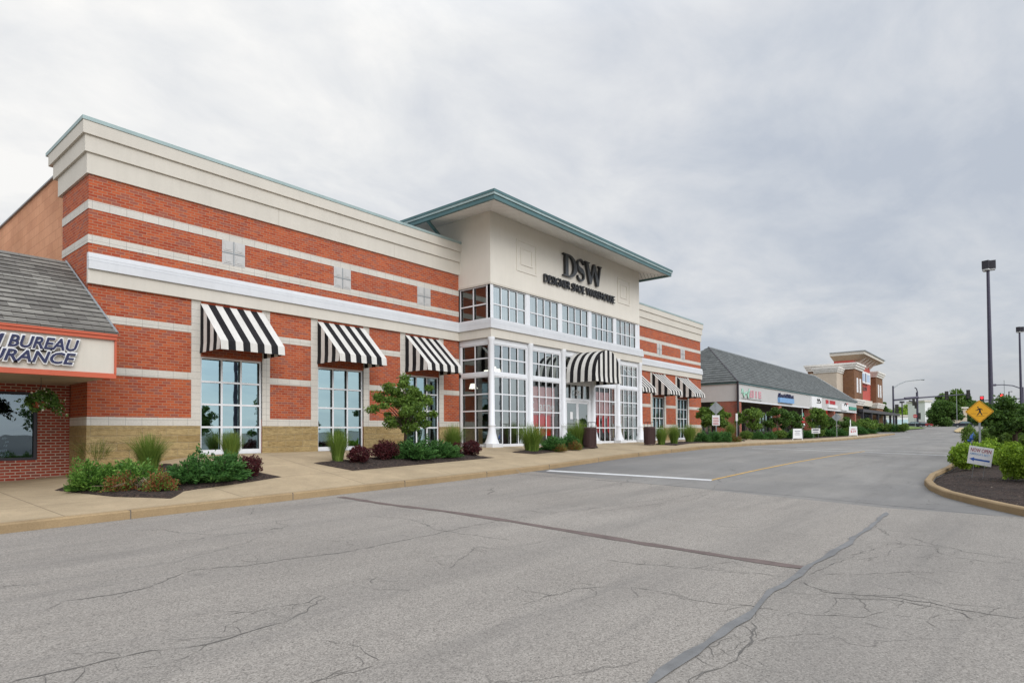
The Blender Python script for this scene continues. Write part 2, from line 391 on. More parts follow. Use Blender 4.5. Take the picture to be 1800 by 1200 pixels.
M['interior_floor'] = simple('interior_floor', (0.22, 0.20, 0.18), 0.5)
M['dark'] = simple('dark_recess', (0.05, 0.045, 0.04), 0.8)
M['lamp'] = emit('lit_lamp', (1.0, 0.93, 0.78), 3.0)
M['redlight'] = emit('red_signal_lens', (1.0, 0.02, 0.03), 2.5)
M['terracotta'] = simple('terracotta', (0.30, 0.08, 0.035), 0.7)
M['bark'] = simple('bark', (0.09, 0.065, 0.045), 0.9, var=0.3, vscale=12)
M['blind'] = simple('blind_fabric', (0.62, 0.63, 0.62), 0.8, var=0.05)
M['canbrown'] = simple('brown_can', (0.05, 0.024, 0.022), 0.6, var=0.15)
def glass_mat(name, refl=0.5, tint=(0.5, 0.58, 0.58), gcol=(0.78, 0.86, 0.88), fz=1.0):
    mt = bpy.data.materials.new(name); mt.use_nodes = True; nt = mt.node_tree; nt.nodes.clear()
    o = nt.nodes.new('ShaderNodeOutputMaterial'); mx = nt.nodes.new('ShaderNodeMixShader')
    tr = nt.nodes.new('ShaderNodeBsdfTransparent'); tr.inputs[0].default_value = (*tint, 1)
    gl = nt.nodes.new('ShaderNodeBsdfGlossy'); gl.inputs[0].default_value = (*gcol, 1); gl.inputs['Roughness'].default_value = 0.012
    fr = nt.nodes.new('ShaderNodeFresnel'); fr.inputs[0].default_value = 1.5
    bp = nt.nodes.new('ShaderNodeBump'); bp.inputs['Strength'].default_value = 0.06; bp.inputs['Distance'].default_value = 0.02
    nt.links.new(nz(nt, gpos(nt), 1.3, 2), bp.inputs['Height']); nt.links.new(bp.outputs[0], gl.inputs['Normal'])
    f = math_n(nt, 'ADD', math_n(nt, 'MULTIPLY', fr.outputs[0], (1.0-refl)*fz), refl)
    nt.links.new(f, mx.inputs[0]); nt.links.new(tr.outputs[0], mx.inputs[1]); nt.links.new(gl.outputs[0], mx.inputs[2])
    nt.links.new(mx.outputs[0], o.inputs[0]); return mt
M['glass'] = glass_mat('tinted_glass', 0.66, gcol=(0.48, 0.66, 0.70))
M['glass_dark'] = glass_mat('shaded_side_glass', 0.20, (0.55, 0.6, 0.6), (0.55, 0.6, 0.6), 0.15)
M['glass_upper'] = glass_mat('upper_tower_glass', 0.78, (0.8, 0.8, 0.8), (0.68, 0.75, 0.74))
M['glass_clear'] = glass_mat('office_glass', 0.20, (0.4, 0.5, 0.55), (0.6, 0.75, 0.85))
M['glass_low'] = glass_mat('poster_bay_glass', 0.16, (0.92, 0.94, 0.94), (0.8, 0.86, 0.86), 0.5)
M['glass_office'] = M['glass_clear']
M['glass_clear'] = glass_mat('entrance_glass', 0.58, (0.8, 0.84, 0.84), (0.66, 0.73, 0.73))
def shingle_mat(name, c1, c2, dk, rh=0.19, bw=0.32):
    mt, nt, b = new_mat(name); uv = coords(nt, 'UV')
    br = nt.nodes.new('ShaderNodeTexBrick'); nt.links.new(uv, br.inputs['Vector']); br.inputs['Scale'].default_value = 1
    br.inputs['Brick Width'].default_value = bw; br.inputs['Row Height'].default_value = rh; br.inputs['Mortar Size'].default_value = 0.004; br.inputs['Bias'].default_value = 0.0
    br.inputs['Color1'].default_value = (*c1, 1); br.inputs['Color2'].default_value = (*c2, 1); br.inputs['Mortar'].default_value = (*dk, 1)
    sp = nt.nodes.new('ShaderNodeSeparateXYZ'); nt.links.new(uv, sp.inputs[0])
    fr = math_n(nt, 'FRACT', math_n(nt, 'DIVIDE', sp.outputs[1], rh))   # 0 at the lower edge of each course
    edge = ramp_n(nt, fr, [(0.0, 1.0), (0.17, 1.0), (0.24, 0.0)])  # shadow line along each course, painted into the colour
    c = mix_n(nt, math_n(nt, 'MULTIPLY', edge, 0.25), br.outputs['Color'], dk)
    c = mix_n(nt, 0.5, c, ramp_n(nt, nz(nt, gpos(nt), 3.5, 5), [(0.3, 0.32), (0.7, 0.68)]), 'OVERLAY')
    nt.links.new(c, b.inputs['Base Color']); b.inputs['Roughness'].default_value = 0.85
    bump(nt, b, fr, 0.8, -0.02); return mt
M['shingle'] = shingle_mat('grey_shingle', (0.12, 0.11, 0.096), (0.25, 0.235, 0.205), (0.012, 0.012, 0.012), rh=0.255, bw=0.40)
M['shingle_g'] = shingle_mat('green_grey_shingle', (0.085, 0.094, 0.091), (0.14, 0.15, 0.145), (0.012, 0.014, 0.014), rh=0.34, bw=0.55)

M['panelgrey'] = simple('grey_painted_panel', (0.50, 0.49, 0.475), .7, var=.06)
# ground materials
def asphalt_mat():
    mt, nt, b = new_mat('asphalt'); g = gpos(nt)
    sp = nt.nodes.new('ShaderNodeSeparateXYZ'); nt.links.new(g, sp.inputs[0])
    agg = nz(nt, g, 60, 3, 0.7); agg2 = nz(nt, g, 130, 2, 0.6)
    big = nz(nt, g, 0.25, 6, 0.6); mid = nz(nt, gpos(nt, (0.35, 2.0, 1)), 1.0, 5, 0.6)
    vs = nt.nodes.new('ShaderNodeTexVoronoi'); vs.inputs['Scale'].default_value = 95; nt.links.new(g, vs.inputs['Vector'])
    vb = nt.nodes.new('ShaderNodeSeparateColor'); nt.links.new(vs.outputs['Color'], vb.inputs[0])
    agg = vb.outputs[0]
    old = ramp_n(nt, agg, [(0.0, (0.10, 0.089, 0.077)), (0.16, (0.19, 0.171, 0.149)), (0.5, (0.285, 0.258, 0.226)), (1.0, (0.42, 0.384, 0.338))])
    old = mix_n(nt, 0.35, old, ramp_n(nt, agg2, [(0.35, (0.145, 0.132, 0.118)), (0.65, (0.42, 0.385, 0.345))]))
    new = ramp_n(nt, agg2, [(0.3, (0.205, 0.194, 0.178)), (0.7, (0.315, 0.298, 0.273))])
    darkp = ramp_n(nt, nz(nt, gpos(nt, (0.5, 1, 1)), 0.5, 5, 0.6), [(0.42, 1.0), (0.60, 0.0)])
    new = mix_n(nt, math_n(nt, 'MULTIPLY', darkp, 0.30), new, (0.13, 0.132, 0.135))
    # the later resurfacing starts at a straight joint across the lane; it is darker by the kerb
    wob = math_n(nt, 'MULTIPLY', math_n(nt, 'SUBTRACT', nz(nt, g, 1.2, 3), 0.5), 0.10)
    xe = math_n(nt, 'ADD', sp.outputs[0], wob)
    msk = ramp_n(nt, math_n(nt, 'MULTIPLY', math_n(nt, 'SUBTRACT', xe, math_n(nt, 'ADD', math_n(nt, 'MULTIPLY', sp.outputs[1], 0.06), 14.45)), 1.0), [(0.0, 0.0), (0.03, 1.0)])
    c = mix_n(nt, msk, old, new)
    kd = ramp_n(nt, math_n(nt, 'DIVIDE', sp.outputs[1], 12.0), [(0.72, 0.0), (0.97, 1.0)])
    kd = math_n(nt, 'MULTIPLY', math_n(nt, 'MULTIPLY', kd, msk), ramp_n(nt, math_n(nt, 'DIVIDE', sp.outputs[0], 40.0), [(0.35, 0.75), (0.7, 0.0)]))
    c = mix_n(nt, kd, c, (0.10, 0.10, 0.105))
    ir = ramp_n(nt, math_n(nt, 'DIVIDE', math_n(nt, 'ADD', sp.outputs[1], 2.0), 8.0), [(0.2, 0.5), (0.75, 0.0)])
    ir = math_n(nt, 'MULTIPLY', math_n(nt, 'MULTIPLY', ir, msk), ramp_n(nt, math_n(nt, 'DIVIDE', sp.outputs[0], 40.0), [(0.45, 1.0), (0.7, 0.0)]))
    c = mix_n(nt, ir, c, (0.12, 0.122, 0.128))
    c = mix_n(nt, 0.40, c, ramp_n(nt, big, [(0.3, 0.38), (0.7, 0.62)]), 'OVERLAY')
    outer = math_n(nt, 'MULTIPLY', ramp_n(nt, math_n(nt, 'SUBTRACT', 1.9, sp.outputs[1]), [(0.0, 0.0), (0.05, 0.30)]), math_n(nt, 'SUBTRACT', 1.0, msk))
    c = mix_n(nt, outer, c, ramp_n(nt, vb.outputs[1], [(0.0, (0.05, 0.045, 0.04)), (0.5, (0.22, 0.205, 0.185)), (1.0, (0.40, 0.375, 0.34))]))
    # oil drips, tyre polished lanes and old repair patches
    vd = nt.nodes.new('ShaderNodeTexVoronoi'); vd.inputs['Scale'].default_value = 0.9; vd.inputs['Randomness'].default_value = 1.0; nt.links.new(g, vd.inputs['Vector'])
    drip = math_n(nt, 'MULTIPLY', ramp_n(nt, vd.outputs['Distance'], [(0.02, 1.0), (0.10, 0.0)]), ramp_n(nt, nz(nt, g, 0.6, 3), [(0.48, 0.0), (0.6, 0.55)]))
    c = mix_n(nt, drip, c, (0.085, 0.08, 0.075))
    lane = nt.nodes.new('ShaderNodeTexWave'); lane.bands_direction = 'Y'; lane.inputs['Scale'].default_value = 0.16; lane.inputs['Distortion'].default_value = 1.2; lane.inputs['Detail'].default_value = 2; nt.links.new(g, lane.inputs['Vector'])
    c = mix_n(nt, ramp_n(nt, lane.outputs['Fac'], [(0.5, 0.0), (1.0, 0.16)]), c, (0.17, 0.16, 0.148))
    st_ = ramp_n(nt, nz(nt, gpos(nt, (0.12, 1.1, 1)), 1.6, 7, 0.68), [(0.52, 0.0), (0.66, 0.30)])
    c = mix_n(nt, st_, c, (0.155, 0.146, 0.135))
    c = mix_n(nt, 0.25, c, ramp_n(nt, mid, [(0.3, 0.38), (0.7, 0.62)]), 'OVERLAY')
    # faint random hairline cracks
    def cracks(scale, lo, hi, wdt, st):
        dn = nt.nodes.new('ShaderNodeTexNoise'); dn.inputs['Scale'].default_value = 1.7; dn.inputs['Detail'].default_value = 6; nt.links.new(g, dn.inputs['Vector'])
        ad = nt.nodes.new('ShaderNodeVectorMath'); ad.operation = 'MULTIPLY_ADD'; nt.links.new(dn.outputs['Color'], ad.inputs[0]); ad.inputs[1].default_value = (0.9, 0.9, 0); nt.links.new(g, ad.inputs[2])
        fl = nt.nodes.new('ShaderNodeVectorMath'); fl.operation = 'MULTIPLY'; nt.links.new(ad.outputs[0], fl.inputs[0]); fl.inputs[1].default_value = (1, 1, 0)
        v = nt.nodes.new('ShaderNodeTexVoronoi'); v.feature = 'DISTANCE_TO_EDGE'; v.inputs['Scale'].default_value = scale; nt.links.new(fl.outputs[0], v.inputs['Vector'])
        ln = ramp_n(nt, v.outputs['Distance'], [(0.0, 1.0), (wdt, 0.0)])
        mk = ramp_n(nt, nz(nt, g, 0.33, 4, 0.6), [(lo, 0.0), (hi, 1.0)])
        return math_n(nt, 'MULTIPLY', math_n(nt, 'MULTIPLY', ln, mk), st)
    c = mix_n(nt, cracks(0.30, 0.47, 0.60, 0.0026, 0.7), c, (0.06, 0.055, 0.05))
    c = mix_n(nt, cracks(1.5, 0.56, 0.66, 0.008, 0.5), c, (0.08, 0.075, 0.07))
    nt.links.new(c, b.inputs['Base Color']); b.inputs['Roughness'].default_value = 0.88; b.inputs['Specular IOR Level'].default_value = 0.25
    bump(nt, b, agg2, 0.05, 0.001); return mt
M['asphalt'] = asphalt_mat()
def concrete_mat(name, col, joint=1.5):
    mt, nt, b = new_mat(name); g = gpos(nt); uv = coords(nt, 'UV')
    n = nz(nt, g, 1.1, 6, 0.65); c = ramp_n(nt, n, [(0.25, tuple(x*0.80 for x in col)), (0.75, tuple(x*1.14 for x in col))])
    c = mix_n(nt, 0.35, c, ramp_n(nt, nz(nt, g, 40, 3), [(0.3, 0.35), (0.7, 0.65)]), 'OVERLAY')
    if joint:
        br = nt.nodes.new('ShaderNodeTexBrick'); nt.links.new(uv, br.inputs['Vector']); br.offset = 0; br.inputs['Scale'].default_value = 1
        br.inputs['Brick Width'].default_value = joint*2; br.inputs['Row Height'].default_value = joint; br.inputs['Mortar Size'].default_value = 0.012; br.inputs['Mortar Smooth'].default_value = 0.2
        c = mix_n(nt, math_n(nt, 'MULTIPLY', br.outputs['Fac'], 0.7), c, tuple(x*0.35 for x in col))
    st = ramp_n(nt, nz(nt, g, 0.5, 6, 0.7), [(0.50, 0.0), (0.68, 0.55)]); c = mix_n(nt, st, c, tuple(x*0.66 for x in col))
    sp2 = ramp_n(nt, nz(nt, g, 7, 4, 0.7), [(0.60, 0.0), (0.72, 0.35)]); c = mix_n(nt, sp2, c, tuple(x*0.5 for x in col))
    nt.links.new(c, b.inputs['Base Color']); b.inputs['Roughness'].default_value = 0.85; b.inputs['Specular IOR Level'].default_value = 0.25
    bump(nt, b, nz(nt, g, 70, 2), 0.2, 0.004); return mt
M['walk'] = concrete_mat('sidewalk_concrete', (0.43, 0.335, 0.215))
M['kerb'] = concrete_mat('kerb_concrete', (0.33, 0.235, 0.13), 0)
def mulch_mat():
    mt, nt, b = new_mat('mulch'); g = gpos(nt)
    v = nt.nodes.new('ShaderNodeTexVoronoi'); v.inputs['Scale'].default_value = 26; nt.links.new(g, v.inputs['Vector'])
    c = ramp_n(nt, math_n(nt, 'MULTIPLY', v.outputs['Color'], 1.0), [(0.15, (0.012, 0.007, 0.005)), (0.7, (0.055, 0.032, 0.022)), (0.93, (0.08, 0.05, 0.035)), (0.98, (0.34, 0.26, 0.20))])
    nt.links.new(c, b.inputs['Base Color']); b.inputs['Roughness'].default_value = 0.95; bump(nt, b, v.outputs['Distance'], 1.0, 0.04); return mt
M['mulch'] = mulch_mat()
M['grassground'] = simple('lawn', (0.13, 0.20, 0.035), 0.9, var=0.3, vscale=3)
M['paint'] = simple('road_paint_white', (0.62, 0.62, 0.61), 0.7, var=0.15, vscale=4)
M['ypaint'] = simple('road_paint_yellow', (0.55, 0.33, 0.08), 0.7, var=0.2, vscale=5)
M['tar'] = simple('crack_tar', (0.175, 0.174, 0.172), 0.7, var=0.3, vscale=4)
M['brown_tar'] = simple('brown_crack_filler', (0.145, 0.108, 0.097), 0.8, var=0.3, vscale=4)
M['crack'] = simple('crack_dark', (0.14, 0.13, 0.118), 0.9, var=.4, vscale=6)
M['tanpad'] = simple('tan_pad', (0.50, 0.38, 0.20), 0.9)
def leaf_mat(name, c0, c1, trans=0.35, rough=0.55):
    mt, nt, b = new_mat(name)
    g = nt.nodes.new('ShaderNodeNewGeometry')
    n = nz(nt, gpos(nt), 2.3, 4)
    f = math_n(nt, 'ADD', math_n(nt, 'MULTIPLY', g.outputs['Random Per Island'], 0.6), math_n(nt, 'MULTIPLY', n, 0.4))
    c = ramp_n(nt, f, [(0.15, c0), (0.8, c1)])
    nt.links.new(c, b.inputs['Base Color']); b.inputs['Roughness'].default_value = rough; b.inputs['Specular IOR Level'].default_value = 0.3
    tl = nt.nodes.new('ShaderNodeBsdfTranslucent'); nt.links.new(c, tl.inputs[0])
    mx = nt.nodes.new('ShaderNodeMixShader'); mx.inputs[0].default_value = trans
    nt.links.new(b.outputs[0], mx.inputs[1]); nt.links.new(tl.outputs[0], mx.inputs[2])
    nt.links.new(mx.outputs[0], nt.nodes['Material Output'].inputs[0]); return mt
M['juniper'] = leaf_mat('juniper_leaf', (0.045, 0.125, 0.02), (0.20, 0.37, 0.065))
M['juniper_d'] = leaf_mat('dark_juniper_leaf', (0.024, 0.085, 0.02), (0.11, 0.25, 0.06))
M['leaf'] = leaf_mat('tree_leaf', (0.045, 0.10, 0.015), (0.19, 0.30, 0.05))
M['leaf_d'] = leaf_mat('dark_tree_leaf', (0.03, 0.075, 0.015), (0.12, 0.22, 0.04))
M['leaf_m'] = leaf_mat('mid_tree_leaf', (0.03, 0.07, 0.012), (0.15, 0.24, 0.04))
M['leaf_b'] = leaf_mat('bright_leaf', (0.08, 0.17, 0.012), (0.36, 0.52, 0.05))
M['barberry'] = leaf_mat('barberry_leaf', (0.028, 0.007, 0.010), (0.12, 0.024, 0.026), 0.25)
M['grass'] = leaf_mat('ornamental_grass', (0.055, 0.12, 0.015), (0.26, 0.36, 0.07))
M['rust'] = leaf_mat('rusty_leaf', (0.12, 0.05, 0.02), (0.34, 0.13, 0.05), 0.2)
M['flower_red'] = leaf_mat('red_petals', (0.35, 0.02, 0.02), (0.6, 0.06, 0.04), 0.3)
M['flower_white'] = leaf_mat('white_petals', (0.5, 0.45, 0.35), (0.7, 0.68, 0.55), 0.3)
M['twig'] = simple('dead_twig', (0.30, 0.22, 0.16), 0.9)

# ================================================================ SETTING
def grid_mesh(name, xs, ys, zf, mat):
    xs = list(xs); ys = list(ys); nx = len(xs); ny = len(ys)
    mb = MB(); V = [(x, y, zf(x, y)) for y in ys for x in xs]
    mb.add(V, [(j*nx+i, j*nx+i+1, (j+1)*nx+i+1, (j+1)*nx+i) for j in range(ny-1) for i in range(nx-1)], 0, True)
    return tag(mb.build(name, mat), kind='structure')
xs = sorted(set([-900, -300, -120, -60] + list(np.arange(-40, 100, 1.0)) + [110, 120, 130, 145, 160, 180, 220, 300, 450, 900, 1800]))
ys = sorted(set([-1500, -600, -200, -80, -40, -20] + list(np.arange(-10, 11.7, 1.0)) + [2.0, KY, 14, 18, 25, 40, 80, 200, 600, 1500]))
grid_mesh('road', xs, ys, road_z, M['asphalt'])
# sidewalk with kerb
def walk_edge_y(x): return KY
xw = list(np.arange(-40, 12, 1.0))+list(np.arange(12, WALK_END+0.1, 1.0))
yw = [KY+0.16, 12.0, 12.8, 13.6, 14.4, 15.2, 16.0, 16.4, 18.5, 22.0, 30.0]
grid_mesh('sidewalk', xw, yw, walk_z, M['walk'])
kb = MB(); n = len(xw)
prof = [(KY-0.004, -0.3), (KY, 0.125), (KY+0.02, 0.148), (KY+0.16, 0.150)]
V = []
for x in xw:
    z = float(np.interp(x, AX, AZ))
    for dy, dz in prof: V.append((x, dy, z+dz))
kb.add(V, [(i*4+j, (i+1)*4+j, (i+1)*4+j+1, i*4+j+1) for i in range(n-1) for j in range(3)], 0, False)
kb.face([(WALK_END, KY, 0.9), (WALK_END, 30, 0.9), (WALK_END, 30, walk_z(WALK_END, 30)), (WALK_END, KY, walk_z(WALK_END, KY))])
for x in np.arange(-38.8, 88, 3.05):    # open expansion joints in the kerb
    z = float(np.interp(x, AX, AZ)); kb.box(x-0.006, x+0.006, KY-0.006, KY+0.158, z-0.02, z+0.1515, 1)
tag(kb.build('kerb', [M['kerb'], M['crack']]), kind='structure')

def drape_poly(name, poly, off, mat, cuts=0.5, zf=gz, rough=0.0, kind='structure'):
    bm = bmesh.new(); vs = [bm.verts.new((x, y, 0)) for x, y in poly]; bm.faces.new(vs)
    bmesh.ops.triangulate(bm, faces=bm.faces[:])
    for _ in range(7):
        es = [e for e in bm.edges if e.calc_length() > cuts]
        if not es: break
        bmesh.ops.subdivide_edges(bm, edges=es, cuts=1); bmesh.ops.triangulate(bm, faces=bm.faces[:])
    for v in bm.verts:
        edge = v.is_boundary
        v.co.z = zf(v.co.x, v.co.y)+(off if not rough else (0.006 if edge else off+rough*noise.noise(Vector((v.co.x*4, v.co.y*4, 0)))))
    me = bpy.data.meshes.new(name)
    for f in bm.faces:
        f.normal_update()
        if f.normal.z < 0: f.normal_flip()
        f.smooth = True
    bm.to_mesh(me); bm.free(); me.materials.append(mat)
    o = bpy.data.objects.new(name, me); C.objects.link(o); return tag(o, kind=kind)
def strip(mb, pts, wd, off, jit=0.0, wj=0.0, mi=0, step=0.25, seed=1):
    r = random.Random(seed); P = []
    for a, b in zip(pts[:-1], pts[1:]):
        a = Vector(a[:2]); b = Vector(b[:2]); k = max(1, int((b-a).length/step))
        for i in range(k): P.append(a+(b-a)*(i/k))
    P.append(Vector(pts[-1][:2]))
    Q = []
    for i, p in enumerate(P):
        d = (P[min(i+1, len(P)-1)]-P[max(i-1, 0)]).normalized(); nn = Vector((-d.y, d.x))
        off_ = jit*(noise.noise(Vector((p.x*1.3+seed, p.y*1.3, 0)))+0.6*noise.noise(Vector((p.x*6, p.y*6+seed, 3)))+r.uniform(-.25, .25))
        ww = wd*(1+wj*r.uniform(-1, 1)); e = 1.0
        if wj > 0.3 and i in (0, len(P)-1): e = 0.1
        for sgn in (-1, 1):
            q = p+nn*(off_+sgn*ww*e/2); Q.append((q.x, q.y, gz(q.x, q.y)+off))
    mb.add(Q, [(2*i+1, 2*i, 2*i+2, 2*i+3) for i in range(len(P)-1)], mi)
def gxy(l): return [tuple(G(*p)[:2]) for p in l]
mb = MB(); strip(mb, [(600-2, 873)] and gxy([(598, 873), (680, 886), (780, 898), (900, 916), (1060, 943), (1200, 966), (1330, 986), (1424, 999)]), 0.17, 0.005, 0.02, 0.3, seed=3)
tag(mb.build('brown_sealed_seam', M['brown_tar']), kind='structure')
mb = MB(); strip(mb, gxy([(1556, 900), (1530, 926), (1490, 955), (1424, 999), (1405, 1012), (1375, 1030), (1340, 1050), (1322, 1073), (1310, 1087), (1260, 1115), (1215, 1148), (1170, 1180), (1130, 1215)]), 0.075, 0.009, 0.05, 0.4, seed=5)
tag(mb.build('tar_seam', M['tar']), kind='structure')
mb = MB()
CK = [[(0,1200),(70,1187),(150,1170),(190,1160),(290,1140),(380,1125),(440,1108),(500,1092),(545,1070),(570,1048)],
      [(100,1058),(190,1047),(260,1030),(330,1001),(430,994),(500,983),(600,970),(700,952),(800,930),(870,916),(905,908)],
      [(400,1082),(470,1070),(540,1056),(572,1046)], [(540,1202),(600,1185),(650,1165),(680,1160)],
      [(648,1034),(652,1022),(664,1012)], [(790,1000),(815,980),(830,960),(850,966)], [(740,913),(760,930),(800,936),(900,950)],
      [(904,1064),(960,1048),(1020,1033),(1060,1030)], [(1110,1030),(1180,1045),(1240,1058),(1320,1064),(1380,1075),(1450,1083),(1520,1086),(1560,1075)],
      [(1065,984),(1120,991),(1220,998),(1290,985)], [(1220,998),(1310,1006),(1385,1013)],
      [(1408,1022),(1440,1040),(1530,1048),(1620,1056),(1700,1071),(1800,1087)], [(1440,1040),(1500,1046),(1600,1048),(1680,1060),(1800,1070)], [(1460,1048),(1560,1052),(1680,1074),(1720,1090)],
      [(1320,1092),(1322,1115),(1308,1140),(1280,1165),(1240,1183),(1215,1200)], [(1308,1140),(1330,1120)], [(1250,1155),(1290,1160)],
      [(900,893),(960,902),(1040,893),(1120,882),(1200,874),(1250,862),(1262,850),(1330,833)], [(900,881),(980,886),(1060,894)], [(1040,900),(1140,888),(1210,880),(1245,868)],
      [(1530,918),(1560,940),(1600,945),(1640,955),(1700,968)], [(1500,976),(1560,955),(1640,960),(1740,975),(1800,985)], [(1420,1010),(1480,985),(1560,975),(1590,955)],
      [(370,896),(440,893),(520,888),(560,878),(598,874)], [(440,905),(447,893)], [(0,1032),(40,1028)], [(1450,1010),(1560,1006),(1680,1004)],
      [(900,815+55),(820,866),(700,872)], [(640,905),(720,912),(760,925)], [(1640,960),(1660,975),(1740,988),(1800,990)]]
for i, c in enumerate(CK): strip(mb, gxy(c), 0.007 if i not in (0, 1, 11, 14) else 0.012, 0.003, 0.07, 0.9, seed=11+i, step=0.07)
rb = random.Random(31)
for i, c in enumerate(CK):            # short ragged branches off each crack
    P_ = gxy(c)
    for k in range(1+len(P_)):
        j = rb.randrange(len(P_)-1); a = Vector(P_[j]).lerp(Vector(P_[j+1]), rb.random()); an = rb.uniform(0, 6.28); L2 = rb.uniform(.12, .7)
        pts = [a]
        for q in range(4): an += rb.uniform(-.7, .7); a = a+Vector((math.cos(an), math.sin(an)))*L2/4; pts.append(a)
        if all(p.y < KY-.3 for p in pts): strip(mb, pts, 0.0038, 0.0035, 0.03, 0.9, seed=200+i*9+k, step=0.05)
tag(mb.build('pavement_cracks', M['crack']), kind='structure')
mb = MB()
a = gxy([(906, 827), (1280, 861), (1420, 873), (1590, 890), (1800, 911)])
strip(mb, a, 0.03, 0.004, 0.02, 0.5, seed=77, step=0.2); tag(mb.build('resurfacing_joint', M['tar']), kind='structure')
def quad_px(mb, l, off=0.005):
    P = [Vector(p) for p in gxy(l)]; # l: a0,a1 (one edge) b1,b0
    a0, a1, b1, b0 = P; k = max(1, int((a1-a0).length/0.5)); V = []
    for i in range(k+1):
        for p in (a0.lerp(a1, i/k), b0.lerp(b1, i/k)): V.append((p.x, p.y, gz(p.x, p.y)+off))
    mb.add(V, [(2*i, 2*i+1, 2*i+3, 2*i+2) for i in range(k)])
mb = MB(); strip(mb, [(15.70, 11.52)]+gxy([(1251, 843.8)]), 0.36, 0.006)
tag(mb.build('stop_line', M['paint']), kind='structure')
mb = MB()
strip(mb, gxy([(1248, 844), (1330, 826), (1400, 812), (1480, 798.5), (1520, 793)]), 0.09, 0.006, 0.01, 0.1)
tag(mb.build('yellow_centre_line', M['ypaint']), kind='structure')
mb = MB()
for l in ([(1322, 787.6), (1500, 793.5), (1690, 801.3)], [(1400, 787), (1540, 791.5), (1690, 796.5)], [(1650, 826), (1692, 826.5)], [(1545, 771), (1600, 768)]):
    strip(mb, gxy(l), 0.14, 0.005, 0.0, 0.1)
tag(mb.build('crosswalk_lines', M['paint']), kind='structure')

# mulch beds beside the kerb
BEDS = [[(95, 862), (135, 848), (300, 815), (330, 858), (318, 868), (300, 876), (200, 873)],
        [(300, 858), (360, 822), (430, 825), (495, 838), (420, 850), (322, 864)],
        [(551, 814), (700, 800), (800, 790), (846, 802), (870, 804), (620, 827)],
        [(900, 795), (960, 786), (1042, 778), (1052, 787), (940, 798)],
        [(1150, 781), (1200, 776), (1214, 779), (1188, 783)], [(1200, 777), (1290, 769), (1310, 775), (1206, 779.5)]]
for b in BEDS: drape_poly('mulch_bed', gxy(b), 0.045, M['mulch'], 0.25, walk_z, 0.04)
def rect_walk(x0, x1, y0, y1): return [(x0, y0), (x1, y0), (x1, y1), (x0, y1)]
for x0, x1 in ((51, 58.5), (59.5, 76), (77, 86)): drape_poly('mulch_bed', rect_walk(x0, x1, 13.9, 16.0), 0.045, M['mulch'], 0.6, walk_z, 0.04)

# planted island at the right
ISL = [(13.4, -1.0), (14.0, -.45), (14.587, -.089), (15.4, .34), (16.5, .84), (17.7, 1.34), (19.5, 1.80), (21.2, 2.07), (23.1, 2.12), (26, 1.9), (32, 1.7), (45, 1.7), (62, 1.7), (64, .8), (64, -14), (13.4, -14)]
def inset(poly, d):
    out = []; n = len(poly)
    for i in range(n):
        p0, p1, p2 = (Vector(poly[(i+k-1) % n]) for k in range(3))
        e1 = (p1-p0).normalized(); e2 = (p2-p1).normalized(); n1 = Vector((e1.y, -e1.x)); n2 = Vector((e2.y, -e2.x)); nn = (n1+n2).normalized()
        out.append(tuple(p1+nn*d/max(0.4, nn.dot(n1))))
    return out
IN = inset(ISL, 0.17)
kb = MB(); nI = len(ISL)
for i in range(nI):
    j = (i+1) % nI; k = max(1, int((Vector(ISL[j])-Vector(ISL[i])).length/1.5))
    for s_ in range(k):
        o0 = Vector(ISL[i]).lerp(Vector(ISL[j]), s_/k); o1 = Vector(ISL[i]).lerp(Vector(ISL[j]), (s_+1)/k)
        i0 = Vector(IN[i]).lerp(Vector(IN[j]), s_/k); i1 = Vector(IN[i]).lerp(Vector(IN[j]), (s_+1)/k)
        z0, z1 = road_z(*o0), road_z(*o1)
        kb.face([(*o1, z1-.2), (*o0, z0-.2), (*o0, z0+.125), (*o1, z1+.125)])
        q0 = o0.lerp(i0, .15); q1 = o1.lerp(i1, .15)
        kb.face([(*o1, z1+.125), (*o0, z0+.125), (*q0, z0+.15), (*q1, z1+.15)]); kb.face([(*q1, z1+.15), (*q0, z0+.15), (*i0, z0+.15), (*i1, z1+.15)])
        kb.face([(*i1, z1+.15), (*i0, z0+.15), (*i0, z0+.05), (*i1, z1+.05)])
tag(kb.build('island_kerb', M['kerb']), kind='structure')
drape_poly('island_mulch', IN, 0.13, M['mulch'], 0.7, road_z, 0.05)
# far median, lawn, pads
def far_poly(name, pts, off, mat): drape_poly(name, pts, off, mat, 4.0, road_z)
def tpt(px, py):
    p = G(px, py); return (p.x, p.y)
far_poly('grass_verge', [tpt(1556, 757.5), tpt(1590, 756.2), tpt(1628, 753.2), (230, 26), (230, 60), (104, 34), (98, 20)], 0.14, M['grassground'])
far_poly('tan_median', [tpt(1681, 760.5), tpt(1703, 761), (150, 6.4), (150, 8.6), (110, 7.0)], 0.12, M['tanpad'])
far_poly('far_ground', [(205, -300), (1500, -1400), (1500, 1400), (205, 300)], 0.05, simple('far_ground_cover', (0.10, 0.12, 0.06), 0.9))

